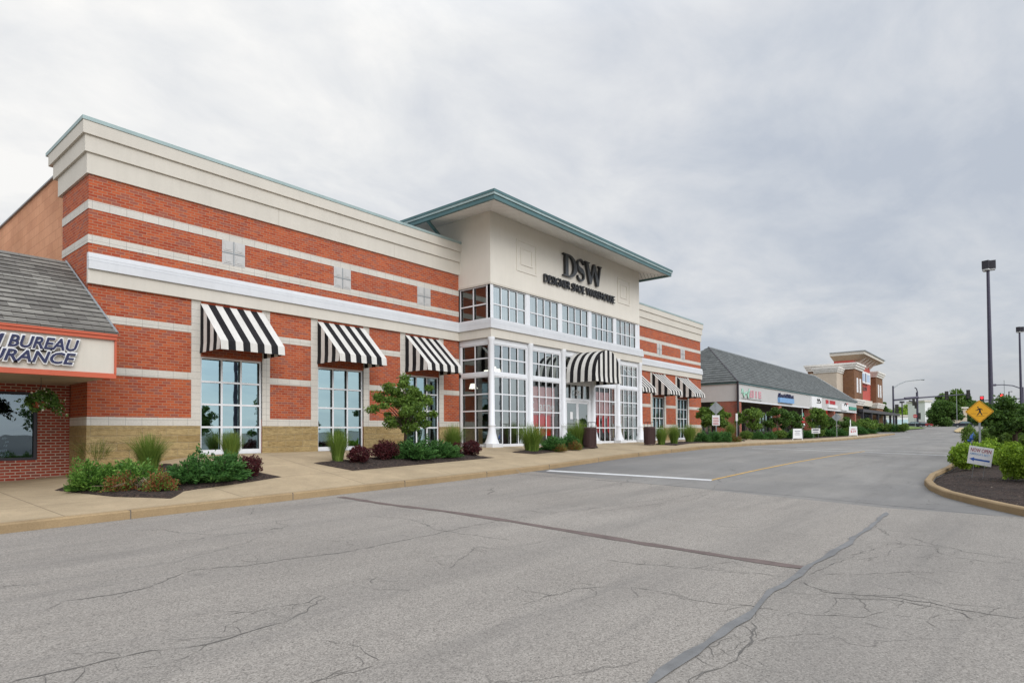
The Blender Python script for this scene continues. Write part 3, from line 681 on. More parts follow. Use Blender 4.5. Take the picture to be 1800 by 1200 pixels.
# ================================================================ STORE BUILDING
X0, X1, XE0, XE1, XR = 5.12, 45.05, 18.79, 31.75, 45.05
YF, YE = 18.5, 16.65
Z = dict(floor=1.02, c0=1.874, c1=2.098, b0=3.218, b1=3.418, a0=4.591, a1=4.791, cream0=5.56, cream1=5.93, white1=6.353,
         s20=6.628, s21=6.843, s10=7.527, s11=7.75, cor0=8.43, cor1=8.97, cor2=9.41, cap0=9.75, cap1=9.85)
store = empty('store_building', (25, 18.5, 1.0), 'long red brick shoe store with cream cornice, striped awnings and a glazed tower entrance', 'store')
WINL = [(7.955, 9.865), (11.87, 13.78), (15.785, 17.60)]
WINR = [(33.10, 34.85), (36.95, 38.70), (40.80, 42.55)]
WTOP = 3.93
mb = MB()
def wall_run(mb, xa, xb, wins, y, th, z0, z1, ztop_open, zbot):
    mb.box(xa, xb, y, y+th, ztop_open, z1)
    cur = xa
    for a, b in wins: mb.box(cur, a, y, y+th, z0, ztop_open); cur = b
    mb.box(cur, xb, y, y+th, z0, ztop_open)
    for a, b in wins: mb.box(a, b, y, y+th, z0, zbot)
wall_run(mb, X0, XE0-0.001, WINL, YF, 0.3, 0.2, 8.6, WTOP, Z['floor']); mb.box(X0, X0+0.3, YF+0.3, 20.75, 0.2, 8.6)
mb.build('brick_wall', M['brick'], store, 'left brick wing with three awnings')
mb = MB(); wall_run(mb, XE1+0.001, XR, WINR, YF, 0.3, 0.2, 8.6, WTOP, Z['floor']); mb.box(XR-0.3, XR, YF+0.3, 20.75, 0.2, 8.6)
mb.build('brick_wall', M['brick'], store, 'right brick wing beyond the tower')
mb = MB(); mb.box(X0+0.18, X0+0.5, 20.75, 45, 0.2, 9.42)
mb.build('side_wall', M['orange'], store, 'orange painted side wall running back from the brick corner')
mb = MB(); mb.box(XR-0.5, XR-0.18, 20.75, 45, 0.2, 9.2); mb.build('side_wall', M['orange'], store)
mb = MB(); mb.box(X0+0.12, X0+0.56, 20.76, 45, 9.42, 9.47); mb.build('side_wall_coping', M['galv'], store)
# limestone courses (proud 10 mm), split at windows
pr = 0.012
def band(zs0, zs1, wins, extra=True, nm='stone_band'):
    mb = MB()
    for xa, xb, ws in ((X0-pr, XE0-0.002, wins[0]), (XE1+0.002, XR+pr, wins[1])):
        cur = xa
        segs = []
        for a, b in ws: segs.append((cur, a)); cur = b
        segs.append((cur, xb))
        for k, (a, b) in enumerate(segs):
            mb = MB(); mb.box(a, b, YF-pr, YF+0.02, zs0, zs1)
            if xa < XE0 and k == 0: mb.box(X0-pr, X0+0.02, YF+0.02, 20.75+pr, zs0, zs1)
            if xa > XE0 and k == len(segs)-1: mb.box(XR-0.02, XR+pr, YF+0.02, 20.75+pr, zs0, zs1)
            mb.build(nm, M['limestone'], store)
PIL = 0.26
wl = [[(a-PIL, b+PIL) for a, b in WINL], [(a-PIL, b+PIL) for a, b in WINR]]
band(Z['c0'], Z['c1'], [WINL, WINR]); band(Z['b0'], Z['b1'], wl); band(Z['a0'], Z['a1'], wl)
band(Z['s20'], Z['s21'], [[], []]); band(Z['s10'], Z['s11'], [[], []])
for a, b in WINL+WINR:
    for u, v in ((a-PIL, a), (b, b+PIL)):
        mb = MB(); mb.box(u, v, YF-pr-0.002, YF+0.1, Z['c1'], Z['cream0']); mb.build('pilaster', M['limestone'], store)
# stone plinth
mb = MB()
for xa, xb, ws in ((X0-0.02, XE0-0.002, WINL), (XE1+0.002, XR+0.02, WINR)):
    cur = xa
    for a, b in list(ws)+[(xb, None)]:
        mb = MB(); mb.box(cur, a, YF-0.025, YF+0.02, 0.3, Z['c0']-0.002)
        if cur < X0: mb.box(X0-0.02, X0+0.02, YF+0.02, 20.75, 0.3, Z['c0']-0.002)
        mb.build('stone_plinth', M['stone_base'], store); cur = b
# ledge: cream lower face, white metal upper
def ledge(p, z0, z1, mat, name, zt=None, top=None):
    mb = MB(); top = p if top is None else top
    def seg(xa, xb, y): 
        mb.prism([(0, z0), (-p, z0), (-top, z1), (0, z1)], lambda u, v, d: (d, y+u, v), xa, xb)
    seg(X0-0.03, XE0-p if False else XE0-0.0, YF); seg(XE1, XR+0.03, YF)
    # around the tower
    mb.prism([(0, z0), (-p, z0), (-top, z1), (0, z1)], lambda u, v, d: (XE0+u, d, v), YE-p, YF-p)
    mb.prism([(0, z0), (p, z0), (top, z1), (0, z1)], lambda u, v, d: (XE1+u, d, v), YE-p, YF-p)
    mb.prism([(0, z0), (-p, z0), (-top, z1), (0, z1)], lambda u, v, d: (d, YE+u, v), XE0-0.0, XE1+0.0)
    return mb.build(name, mat, store)
ledge(0.10, Z['cream0'], Z['cream1']-0.002, M['stucco2'], 'ledge_fascia')
ledge(0.17, Z['cream1'], 6.14, M['ledgewhite'], 'ledge_flashing'); ledge(0.15, 6.15, 6.225, M['ledgewhite'], 'ledge_flashing'); ledge(0.14, 6.232, Z['white1'], M['ledgewhite'], 'ledge_flashing', top=0.12)
# cornice
for p, z0, z1 in ((0.06, Z['cor0'], Z['cor1']), (0.12, Z['cor1']+0.002, Z['cor2']), (0.18, Z['cor2']+0.002, Z['cap0'])):
    for xa, xb, l, r in ((X0, XE0, True, False), (XE1, XR, False, True)):
        mb = MB(); xa_ = xa-(p if l else 0); xb_ = xb+(p if r else 0)
        mb.box(xa_, xb_, YF-p, YF+0.4, z0, z1)
        if l: mb.box(xa_, xa_+0.4+p, YF+0.4, 20.75+p*4, z0, z1)
        if r: mb.box(xb_-0.4-p, xb_, YF+0.4, 20.75+p*4, z0, z1)
        for xx in ((10.4, 15.2) if l else (36.5,)): mb.box(xx-.006, xx+.006, YF-p-.002, YF, z0+.003, z1-.003, 1)
        mb.build('cornice', [M['stucco'], simple('cornice_joint', (0.42, 0.38, 0.32), 0.8)] if p < .07 else [M['stucco'], M['stucco2']], store)
mb = MB(); p = 0.20
mb.box(X0-p, XE0+1.0, YF-p, YF+0.4, Z['cap0']+.002, Z['cap1']); mb.box(X0-p, X0+0.5, YF+.4, 20.75+.92, Z['cap0']+.002, Z['cap1'])
mb.build('parapet_coping', M['teal_pale'], store); mb = MB(); mb.box(XE1-1.0, XR+p, YF-p, YF+0.4, Z['cap0']+.002, Z['cap1']); mb.box(XR-.5, XR+p, YF+.4, 20.75+.92, Z['cap0']+.002, Z['cap1'])
mb.build('parapet_coping', M['teal_pale'], store)
mb = MB(); mb.box(X0+.6, XR-.6, YF+.62, 44, 9.0, 9.1); mb.build('flat_roof', M['galv'], store)
# louvre panels
def louvre(x0, x1, z0, z1):
    mb = MB(); y = YF-0.018; cx = (x0+x1)/2; cz = (z0+z1)/2
    mb.box(x0, x1, y, YF+.02, z0, z1)
    for a, b in ((x0, cx), (cx, x1)):
        for c, d in ((z0, cz), (cz, z1)):
            e = 0.05; mb.box(a+e, b-e, y-0.012, y, c+e, d-e); mb.box(a+e*1.9, b-e*1.9, y-0.022, y-.012, c+e*1.9, d-e*1.9)
    mb.box(cx-.012, cx+.012, y-.014, y, z0, z1, 1); mb.box(x0, x1, y-.0142, y, cz-.012, cz+.012, 1)
    mb.build('shutter_panel', [M['panelgrey'], M['galv']], store)
for x in (8.58, 12.52, 16.42, 37.7, 41.45): louvre(x, x+0.71, 6.80, 7.54)
louvre(33.8, 34.51, 6.80, 7.54)

def window(parent, x0, x1, z0, z1, y, nc, nr, facing='y', fw=0.06, bw=0.055, sill=0.0, glass='glass', rows=None, dep=0.085, frame='white'):
    fn = (lambda a, d: (a, y+d)) if facing == 'y' else (lambda a, d: (y+d, a))
    mb = MB(); fd = dep*.28; k_ = .006
    def bx(a0, a1, c0, c1, d0=0.0, d1=dep):
        p = fn(a0, d0); q = fn(a1, fd); mb.box(p[0], q[0], p[1], q[1], c0, c1)
        p = fn(a0+k_, fd); q = fn(a1-k_, d1-d0*.3); mb.box(p[0], q[0], p[1], q[1], c0+k_, c1-k_, 1)
    bx(x0, x0+fw, z0, z1); bx(x1-fw, x1, z0, z1); bx(x0+fw, x1-fw, z1-fw, z1); bx(x0+fw, x1-fw, z0, z0+fw+sill)
    xi0, xi1, zi0, zi1 = x0+fw, x1-fw, z0+fw+sill, z1-fw
    for i in range(1, nc):
        c = xi0+(xi1-xi0)*i/nc; bx(c-bw/2, c+bw/2, zi0, zi1, 0.006)
    rz = rows if rows else [zi0+(zi1-zi0)*j/nr for j in range(1, nr)]
    for c in rz: bx(xi0, xi1, c-bw/2, c+bw/2, 0.010, dep-.004)
    wnd = mb.build('window', [M[frame], M['dark']], parent)
    g = MB(); p = fn(xi0, dep*0.93); q = fn(xi1, dep*0.93)
    g.face([(p[0], p[1], zi0), (q[0], q[1], zi0), (q[0], q[1], zi1), (p[0], p[1], zi1)])
    g.build('glass', M[glass], wnd)
    return wnd
for a, b in WINL: window(store, a, b, Z['floor'], WTOP, YF+0.05, 3, 4, sill=0.08)
for a, b in WINR: window(store, a, b, Z['floor'], WTOP, YF+0.05, 3, 4, sill=0.08)

def awning(x0, x1, n=9, ztop=5.49, zf=4.28, zv=4.02, yo=YF-0.015, proj=1.28, ns=6):
    mb = MB(); yf = yo-proj
    for i in range(n):
        a = x0+(x1-x0)*i/n; b = x0+(x1-x0)*(i+1)/n; mi = 0 if i % 2 == 0 else 1
        mb.face([(a, yf, zf), (b, yf, zf), (b, yo, ztop), (a, yo, ztop)], mi)
        mb.face([(a, yf-.03, zv), (b, yf-.03, zv), (b, yf, zf), (a, yf, zf)], mi)
    for sx, xx in ((-1, x0), (1, x1)):
        for k in range(ns):
            y0 = yo-proj*k/ns; y1 = yo-proj*(k+1)/ns; mi = 1 if k % 2 == 0 else 0
            h0 = ztop+(zf-ztop)*k/ns; h1 = ztop+(zf-ztop)*(k+1)/ns
            mb.face([(xx, y0, zf), (xx, y1, zf), (xx, y1, h1), (xx, y0, h0)], mi)
            mb.face([(xx+sx*.02, y0, zv), (xx+sx*.02, y1, zv), (xx, y1, zf), (xx, y0, zf)], mi)
    aw = mb.build('awning', [M['awn_white'], M['awn_black']], store)
    fr = MB(); r = .014
    fr.tube([(x0+.02, yo, zf), (x0+.02, yf+.03, zf), (x1-.02, yf+.03, zf), (x1-.02, yo, zf)], r, 6)
    for xx in (x0+.03, (x0+x1)/2, x1-.03): fr.tube([(xx, yo, ztop-.04), (xx, yf+.03, zf-.01)], r, 6)
    fr.build('awning_frame', M['galv'], aw)
for a, b in WINL+WINR: awning(a-0.01, b+0.03)

# ---- tower entrance
mb = MB(); zt = 10.80
def tower_face(mb):
    mb.box(XE0, XE1, YE, YE+0.3, 7.81, zt+.3); mb.box(XE0, XE0+.3, YE+.3, 26, 7.81, zt+.3); mb.box(XE1-.3, XE1, YE+.3, 26, 7.81, zt+.3)
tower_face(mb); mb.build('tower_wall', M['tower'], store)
mb = MB(); mb.box(XE0-.03, XE1+.03, YE-.03, YE+.0, 7.78, 7.86); mb.box(XE0-.03, XE0, YE, YF, 7.78, 7.86); mb.build('tower_drip_edge', M['stucco2'], store)
for x0, x1 in ((20.50, 21.95), (29.25, 30.62)):
    mb = MB(); z0, z1 = 8.68, 10.08
    for e, dd in ((0, .03), (.30, .03)):
        a, b, c, d = x0+e, x1-e, z0+e*1.05, z1-e*1.05; t_ = .07
        for q in ((a, a+t_, c, d), (b-t_, b, c, d), (a+t_, b-t_, c, c+t_), (a+t_, b-t_, d-t_, d)): mb.box(q[0], q[1], YE-dd, YE+.01, q[2], q[3])
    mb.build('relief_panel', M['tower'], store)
# upper glazing z 6.30..7.80
UB = [(18.95, 21.19), (21.46, 23.72), (23.98, 26.33), (26.62, 28.86), (29.13, 31.35)]
mb = MB()
cur = XE0
for a, b in UB: mb.box(cur, a, YE+.02, YE+.16, 6.14, 7.81); cur = b
mb.box(cur, XE1, YE+.02, YE+.16, 6.14, 7.81); mb.box(XE0, XE1, YE+.02, YE+.16, 6.14, 6.20)
mb.box(XE0-.0, XE0+.18, YE+.001, YE+.22, 6.30, 7.80); mb.box(XE1-.18, XE1, YE+.001, YE+.22, 6.3, 7.80)
mb.build('mullion_post', M['white'], store)
for a, b in UB: window(store, a, b, 6.22, 7.78, YE+.05, 4, 2, glass='glass_upper', fw=.05, dep=.05)
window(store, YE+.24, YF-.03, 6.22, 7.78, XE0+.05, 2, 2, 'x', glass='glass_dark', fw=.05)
# blinds behind the upper front windows
bl = MB()
for a, b in UB:
    x = a+.06
    while x < b-.06: bl.obox((x, YE+.45, 0), (1, .35), .055, .003, 6.3, 7.72); x += .125
bl.build('vertical_blind', M['blind'], store)
# lower glazing
LB = [(18.98, 21.22), (21.58, 23.80), (24.15, 26.45), (26.80, 28.98), (29.34, 31.52)]
mb = MB()
cur = XE0+.02
for a, b in LB: mb.box(cur, a, YE+.03, YE+.15, 1.0, 5.56); cur = b
mb.box(cur, XE1-.02, YE+.03, YE+.15, 1.0, 5.56)
for i, (a, b) in enumerate(LB): mb.box(a, b, YE+.03, YE+.15, 5.33, 5.56); mb.box(a, b, YE+.03, YE+.15, 3.98, 4.12)
mb.box(XE0+.03, XE0+.15, YE+.16, YF-.01, 5.33, 5.56); mb.box(XE0+.03, XE0+.15, YE+.16, YF-.01, 3.98, 4.12); mb.box(XE0+.03, XE0+.15, YF-.1, YF-.01, 1.0, 5.3)
mb.build('entrance_frame', M['white'], store)
for i, (a, b) in enumerate(LB):
    window(store, a, b, 4.12, 5.33, YE+.055, 4, 2, glass='glass_clear', fw=.05, dep=.055)
    if i != 2: window(store, a, b, 1.02, 3.98, YE+.055, 4, 4, glass=('glass_low' if i in (1, 3) else 'glass_clear'), fw=.05, sill=.06, dep=.055)
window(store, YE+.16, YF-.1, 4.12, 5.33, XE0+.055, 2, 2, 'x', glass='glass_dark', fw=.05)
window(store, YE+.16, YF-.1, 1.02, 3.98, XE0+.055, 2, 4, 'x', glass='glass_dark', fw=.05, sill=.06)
# door bay
window(store, 24.15, 26.45, 3.22, 3.98, YE+.055, 4, 1, glass='glass_clear', fw=.05)
mb = MB(); mb.box(24.15, 24.28, YE+.04, YE+.16, 1.02, 3.22); mb.box(26.32, 26.45, YE+.04, YE+.16, 1.02, 3.22); mb.box(24.28, 26.32, YE+.04, YE+.16, 3.13, 3.22)
mb.build('door_frame', M['white'], store)
for a, b, hs in ((24.285, 25.297, 1), (25.303, 26.315, -1)):
    mb = MB(); y = YE+.06
    for q in ((a, a+.09, 1.03, 3.12), (b-.09, b, 1.03, 3.12), (a+.09, b-.09, 1.03, 1.25), (a+.09, b-.09, 3.03, 3.12)): mb.box(q[0], q[1], y, y+.05, q[2], q[3])
    d = mb.build('door', M['white'], store)
    g = MB(); g.face([(a+.09, y+.025, 1.25), (b-.09, y+.025, 1.25), (b-.09, y+.025, 3.03), (a+.09, y+.025, 3.03)]); g.build('glass', M['glass_clear'], d)
    hx = b-.16 if hs > 0 else a+.16
    h = MB(); h.tube([(hx, y, 1.9), (hx, y-.07, 1.9), (hx, y-.07, 2.25), (hx, y, 2.25)], .014, 8); h.tube([(a+.1, y-.03, 2.02), (b-.1, y-.03, 2.02)], .015, 8); h.build('door_handle', M['darkmetal'], d)
    n = MB(); n.box((a+b)/2-.12, (a+b)/2+.1, y+.012, y+.02, 2.25, 2.6)
    if hs > 0: n.build('notice', M['signwhite'], d)
mb = MB(); text_fit(mb, '1290', 25.05, 25.62, 3.42, 3.68, lambda x, z, d: (x, YE+.07-d, z), .008); mb.build('street_number', M['signwhite'], store)
# posters in bays 2 and 4
for k, (a, b) in enumerate((LB[1], LB[3])):
    y = YE+.30
    mb = MB(); mb.box(a+.06, b-.12, y, y+.01, 2.35, 3.72); ps = mb.build('window_poster', M['pinkfilm'], store, 'pink window film with white wording')
    t_ = MB(); s_ = 'C  anne' if k == 0 else 'C'
    text_fit(t_, s_, a+.10, (b-.15 if k == 0 else a+.42), 2.62, 3.05, lambda x, z, d: (x, y-.004-d, z), .006, 0.01); t_.build('poster_wording', M['signwhite'], ps)
    mb = MB(); r_ = random.Random(k+4)
    if k == 0:
        mb.box(a+.06, b-.45, y-.012, y-.002, 1.45, 2.42)
        for xx in np.linspace(a+.2, b-.4, 5): mb.box(xx, xx+.2, y-.022, y-.013, 1.5, r_.uniform(2.3, 2.75), 1 if int(xx*5) % 2 else 0)
    else:
        for j, xx in enumerate(np.linspace(a+.08, b-.5, 4)):
            zt_ = (2.75, 2.62, 2.5, 2.45)[j]; mb.prism([(xx+.16+.15*math.cos(q), (zt_+1.55)/2+(zt_-1.55)/2*math.sin(q)) for q in np.linspace(0, 2*math.pi, 14)[:-1]], lambda u, v, d: (u, y-.02+d, v), 0, .012)
    mb.build('window_poster', [M['redfilm'], M['pinkfilm']], store, 'red figures on the lower window film')
# columns
CXS = [18.80, 21.40, 23.975, 26.63, 29.16, 31.68]
for x in CXS:
    mb = MB(); c = (x, YE-.02, 1.0)
    mb.lathe(c, [(.31, .16), (.30, .19), (.265, .27), (.215, .41), (.17, .60), (.145, .80), (.14, .88), (.155, .90), (.155, .94), (.125, .97), (.12, 4.38), (.15, 4.44), (.15, 4.56)], 24)
    mb.box(x-.32, x+.32, YE-.34, YE+.02, .92, 1.165); mb.build('column', M['white'], store)
# roof over the tower
rx0, ry0, rx1, ry1 = 17.0, 14.85, 32.2, 27.0
mb = MB()
zb, ztp = 10.39, 10.75
# soffit: slopes up to the walls
mb.face([(rx0+.08, ry0+.08, zb), (rx1-.02, ry0+.08, zb), (XE1, YE, 10.82), (XE0, YE, 10.82)])
mb.face([(rx0+.08, ry1, zb), (rx0+.08, ry0+.08, zb), (XE0, YE, 10.82), (XE0, ry1, 10.82)])
mb.face([(rx1-.02, ry0+.08, zb), (rx1-.02, ry1, zb), (XE1, ry1, 10.82), (XE1, YE, 10.82)])
mb.build('soffit', M['soffit'], store)
mb = MB()
for (za, zb_, o, mi) in ((10.36, 10.52, 0.0, 0), (10.522, 10.61, .04, 1), (10.612, 10.71, .06, 0)):
    mb.box(rx0-o, rx1+o, ry0-o, ry0+.1, za, zb_, mi); mb.box(rx0-o, rx0+.1, ry0+.1, ry1, za, zb_, mi); mb.box(rx1-.1, rx1+o, ry0+.1, ry1, za, zb_, mi)
mb.build('gutter', [M['teal'], M['teal_pale']], store)
mb = MB(); e = [(rx0-.05, ry0-.05, 10.715), (rx1+.05, ry0-.05, 10.715), (rx1+.05, ry1, 10.715), (rx0-.05, ry1, 10.715)]
r0, r1 = (rx0+6, 20.9, 12.0), (rx1-6, 20.9, 12.0)
mb.face([e[0], e[1], r1, r0]); mb.face([e[1], e[2], r1]); mb.face([e[2], e[3], r0, r1]); mb.face([e[3], e[0], r0])
mb.build('hip_roof', M['teal_pale'], store)
mb = MB(); mb.tube([(17.1, 18.6, 10.5), (17.12, 18.6, 10.38), (18.62, 19.2, 10.02), (18.62, 19.2, 9.3)], .075, 8); mb.build('downspout', M['teal'], store)
# barrel awning over the doors
mb = MB(); bx0, bx1, by0, by1 = 24.25, 26.60, YE-.01, 15.0; zs = 4.30; zv = 3.98; cxb = (bx0+bx1)/2; R_ = (bx1-bx0)/2; H_ = 1.22
NA = 20
def arc(t): return (cxb-R_*math.cos(t), zs+H_*math.sin(t))
for k in range(8):
    ya = by0+(by1-by0)*k/8; yb = by0+(by1-by0)*(k+1)/8; mi = 1 if k % 2 == 1 else 0
    for i in range(NA):
        p, q = arc(math.pi*i/NA), arc(math.pi*(i+1)/NA)
        mb.add([(p[0], ya, p[1]), (p[0], yb, p[1]), (q[0], yb, q[1]), (q[0], ya, q[1])], [(0, 1, 2, 3)], mi, True)
    for xx, s_ in ((bx0, -1), (bx1, 1)): mb.face([(xx+s_*.02, ya, zv), (xx+s_*.02, yb, zv), (xx, yb, zs), (xx, ya, zs)], mi)
ns = 11
for k in range(ns):
    a = bx0+(bx1-bx0)*k/ns; b = bx0+(bx1-bx0)*(k+1)/ns; mi = 0 if k % 2 == 0 else 1
    def top(x): return zs+H_*math.sqrt(max(0, 1-((x-cxb)/R_)**2))
    sub = [a+(b-a)*j/4 for j in range(5)]
    mb.face([(a, by1, zs), (b, by1, zs)]+[(x, by1, top(x)) for x in reversed(sub)], mi)
    mb.face([(a, by1-.03, zv), (b, by1-.03, zv), (b, by1, zs), (a, by1, zs)], mi)
ba = mb.build('barrel_awning', [M['awn_white'], M['awn_black']], store)
fr = MB()
fr.tube([(bx0+.03, by0, zs), (bx0+.03, by1+.03, zs), (bx1-.03, by1+.03, zs), (bx1-.03, by0, zs)], .016, 6)
fr.build('awning_frame', M['galv'], ba)
# sign letters DSW
def fill_letter(name, loops, x0, x1, z0, z1, ext):
    cu = bpy.data.curves.new('glyph', 'CURVE'); cu.dimensions = '2D'; cu.fill_mode = 'BOTH'; cu.extrude = .5
    for lp in loops:
        sp = cu.splines.new('POLY'); sp.points.add(len(lp)-1); sp.use_cyclic_u = True
        for i, (u, v) in enumerate(lp): sp.points[i].co = (u, v, 0, 1)
    o = bpy.data.objects.new('glyph_source', cu); C.objects.link(o); dg = bpy.context.evaluated_depsgraph_get()
    me = bpy.data.meshes.new_from_object(o.evaluated_get(dg)); V = [v.co.copy() for v in me.vertices]; Fs = [tuple(p.vertices) for p in me.polygons]
    bpy.data.objects.remove(o); bpy.data.curves.remove(cu); bpy.data.meshes.remove(me)
    mb = MB(); W = [(x0+(x1-x0)*v.x, YE-.03-(ext if v.z > 0 else 0), z0+(z1-z0)*v.y) for v in V]
    front = [f for f in Fs if all(V[i].z > 0 for i in f)]; rest = [f for f in Fs if not all(V[i].z > 0 for i in f)]
    mb.add(W, rest, 0); mb.add(W, front, 1)
    return mb.build('sign_letter', [M['letter'], M['letterface']], store)
def el(cx, cy, rx, ry, a0, a1, n=20): return [(cx+rx*math.cos(math.radians(a0+(a1-a0)*i/n)), cy+ry*math.sin(math.radians(a0+(a1-a0)*i/n))) for i in range(n+1)]
D_out = [(0, 0), (.42, 0)]+el(.42, .5, .58, .5, -90, 90, 26)+[(0, 1), (0, .95), (.13, .93), (.13, .07), (0, .05)]
D_in = [(.34, .07)]+el(.42, .5, .34, .43, -90, 90, 22)+[(.34, .93)]
def S_shape():
    ctr = []; wid = []
    for i in range(41):
        t = i/40
        if t < .5:
            a = math.radians(35+t*2*235); cx_, cy_, rx_, ry_ = .5, .735, .33, .225
        else:
            a = math.radians(90-(t-.5)*2*235); cx_, cy_, rx_, ry_ = .5, .265, .36, .225
        ctr.append(Vector((cx_+rx_*math.cos(a), cy_+ry_*math.sin(a)))); wid.append(.035+.075*math.exp(-((t-.5)/.17)**2))
    L_, R__ = [], []
    for i, p in enumerate(ctr):
        d = (ctr[min(i+1, 40)]-ctr[max(i-1, 0)]).normalized(); nn = Vector((-d.y, d.x)); L_.append(tuple(p+nn*wid[i])); R__.append(tuple(p-nn*wid[i]))
    return L_+[(ctr[-1].x-.04, ctr[-1].y+.11)]+R__[::-1]+[(ctr[0].x+.04, ctr[0].y-.10)]
W_out = [(0, 1), (0, .95), (.06, .94), (.26, 0), (.36, 0), (.53, .66), (.70, 0), (.80, 0), (.95, .94), (1, .95), (1, 1), (.80, 1), (.80, .95), (.89, .94), (.785, .28), (.60, 1.0), (.52, 1.0), (.355, .28), (.20, .94), (.28, .95), (.28, 1)]
DZ0, DZ1 = 9.12, 10.20
fill_letter('D', [D_out, D_in], 23.92, 25.08, DZ0, DZ1, .13)
fill_letter('S', [S_shape()], 25.02, 25.85, DZ0-.02, DZ1+.02, .13)
fill_letter('W', [W_out], 25.80, 27.40, DZ0, DZ1, .13)
mb = MB(); V, Fs = None, None
text_fit(mb, 'DESIGNER SHOE WAREHOUSE', 22.42, 28.78, 8.52, 8.90, lambda x, z, d: (x, YE-.03-d, z), .10, .004)
mb.build('sign_lettering', M['letter'], store)
# interior
mb = MB(); mb.box(X0+.5, XR-.5, 19.2, 32, 1.0, 1.016); mb.box(XE0+.3, XE1-.3, YE+.2, 19.2, 1.0, 1.016); mb.build('interior_floor', M['interior_floor'], store)
mb = MB(); mb.box(X0+.5, XR-.5, 31.6, 31.8, 1.02, 8.6); mb.box(X0+.5, X0+.7, 18.9, 31.6, 1.02, 8.6); mb.box(XR-.7, XR-.5, 18.9, 31.6, 1.02, 8.6)
mb.box(X0+.5, XE0+.3, 18.81, 31.6, 5.0, 5.1); mb.box(XE1-.3, XR-.5, 18.81, 31.6, 5.0, 5.1); mb.box(XE0+.3, XE1-.3, 18.81, 31.6, 7.9, 8.0)
mb.build('interior_wall', M['interior'], store)
for x, y, z in ((19.6, 17.6, 4.1), (20.8, 18.3, 4.4), (20.0, 18.8, 3.6), (12.3, 21.0, 4.4), (16.5, 20.6, 4.3), (8.6, 21.0, 4.4), (22.5, 19.5, 4.5), (29.0, 19.5, 4.4)):
    mb = MB(); mb.lathe((x, y, z), [(.20, 0), (.12, .22)], 12, 0, True); mb.tube([(x, y, z+.22), (x, y, z+.9)], .01, 5, 1); mb.build('pendant_lamp', [M['lamp'], M['dark']], store)
mb = MB()
for x in np.arange(9, 44, 3.2): mb.box(x, x+1.8, 22, 30, 1.02, 2.3)
mb.build('display_shelf', simple('shelf_goods', (0.22, 0.18, 0.15), 0.7, var=.5, vscale=6), store)

def courses(mb, A, B, Ct, Dt, n, lift, mi=0, mr=1):
    # roof slope A-B (eave) up to D-C, laid as overlapping courses with real thickness
    A, B, Ct, Dt = (Vector(v) for v in (A, B, Ct, Dt)); nn = (B-A).cross(Dt-A).normalized()
    if nn.z < 0: nn = -nn
    for i in range(n):
        a, b = A.lerp(Dt, i/n), B.lerp(Ct, i/n); c, d = B.lerp(Ct, (i+1)/n), A.lerp(Dt, (i+1)/n)
        al, bl = a+nn*lift, b+nn*lift
        mb.face([al, bl, c+nn*lift*.12, d+nn*lift*.12], mi); mb.face([a-nn*.002, b-nn*.002, bl, al], mr)  # risers coloured dark to draw the shadow line of each course
# ================================================================ INSURANCE OFFICE (left)
ins = empty('insurance_office', (0, 19.9, .4), 'low brick office with steep grey shingle roof and navy lettering at the left edge', 'office')
fy = 16.255; xe = 5.06; xl = -14
mb = MB(); wx0, wx1, wz0, wz1 = .6, 4.40, .98, 2.76
mb.box(wx1, 5.10, 19.9, 20.15, .2, 3.02); mb.box(xl, wx0, 19.9, 20.15, .2, 3.02); mb.box(wx0, wx1, 19.9, 20.15, .2, wz0); mb.box(wx0, wx1, 19.9, 20.15, wz1, 3.02)
mb.build('brick_wall', M['brick_old'], ins)
mb = MB(); mb.box(wx0-.02, wx1+.02, 19.87, 19.9, wz0-.10, wz0-.002); mb.build('brick_sill', M['brick_old'], ins)
wnd = window(ins, wx0, wx1, wz0, wz1, 19.95, 1, 1, fw=.07, frame='darkmetal', glass='glass_office')
mb = MB(); mb.box(xl, 5.2, 23.0, 23.2, .2, 3.0); mb.box(xl, 5.2, 20.16, 23, .2, .45); mb.box(xl, 5.2, 20.16, 23, 3.0, 3.1); mb.box(4.9, 5.1, 20.16, 23, .45, 3.0)
mb.build('room', simple('office_room', (.05, .05, .055), .8), ins)
mb = MB()
for s_, x1_, z_, h_ in (('am-', 3.80, 1.53, .05), ('pm', 3.83, 1.43, .05), ('12', 3.80, 1.34, .05), ('ours', 3.80, 1.22, .05), ('632', 3.84, 1.10, .075)):
    text_fit(mb, s_, x1_-len(s_)*h_*.75, x1_, z_, z_+h_, lambda x, z, d: (x, 20.04-d, z), .004, .01, .25)
mb.build('window_lettering', M['signwhite'], wnd)
mb = MB(); courses(mb, (xl, fy-.12, 3.99), (xe, fy-.12, 3.99), (xe, 20.15, 6.42), (xl, 20.15, 6.42), 17, .026); mb.face([(xl, 20.15, 6.42), (xe, 20.15, 6.42), (xe, 20.3, 3.0), (xl, 20.3, 3.0)])
mb.face([(xe, fy-.12, 3.99), (xe, 20.3, 3.0), (xe, 20.15, 6.42)]); mb.face([(xl, fy-.12, 3.97), (xe, fy-.12, 3.97), (xe, fy-.12, 3.995), (xl, fy-.12, 3.995)])
mb.build('shingle_roof', [M['shingle'], M['dark']], ins)
mb = MB(); mb.tube([(xe, fy-.12, 4.0), (xe, 20.15, 6.43)], .03, 6); mb.build('roof_edge_strip', M['galv'], ins)
mb = MB(); mb.box(xl, xe, fy+.0, fy+.12, 3.05, 3.83); mb.build('sign_fascia', M['stucco2'], ins)
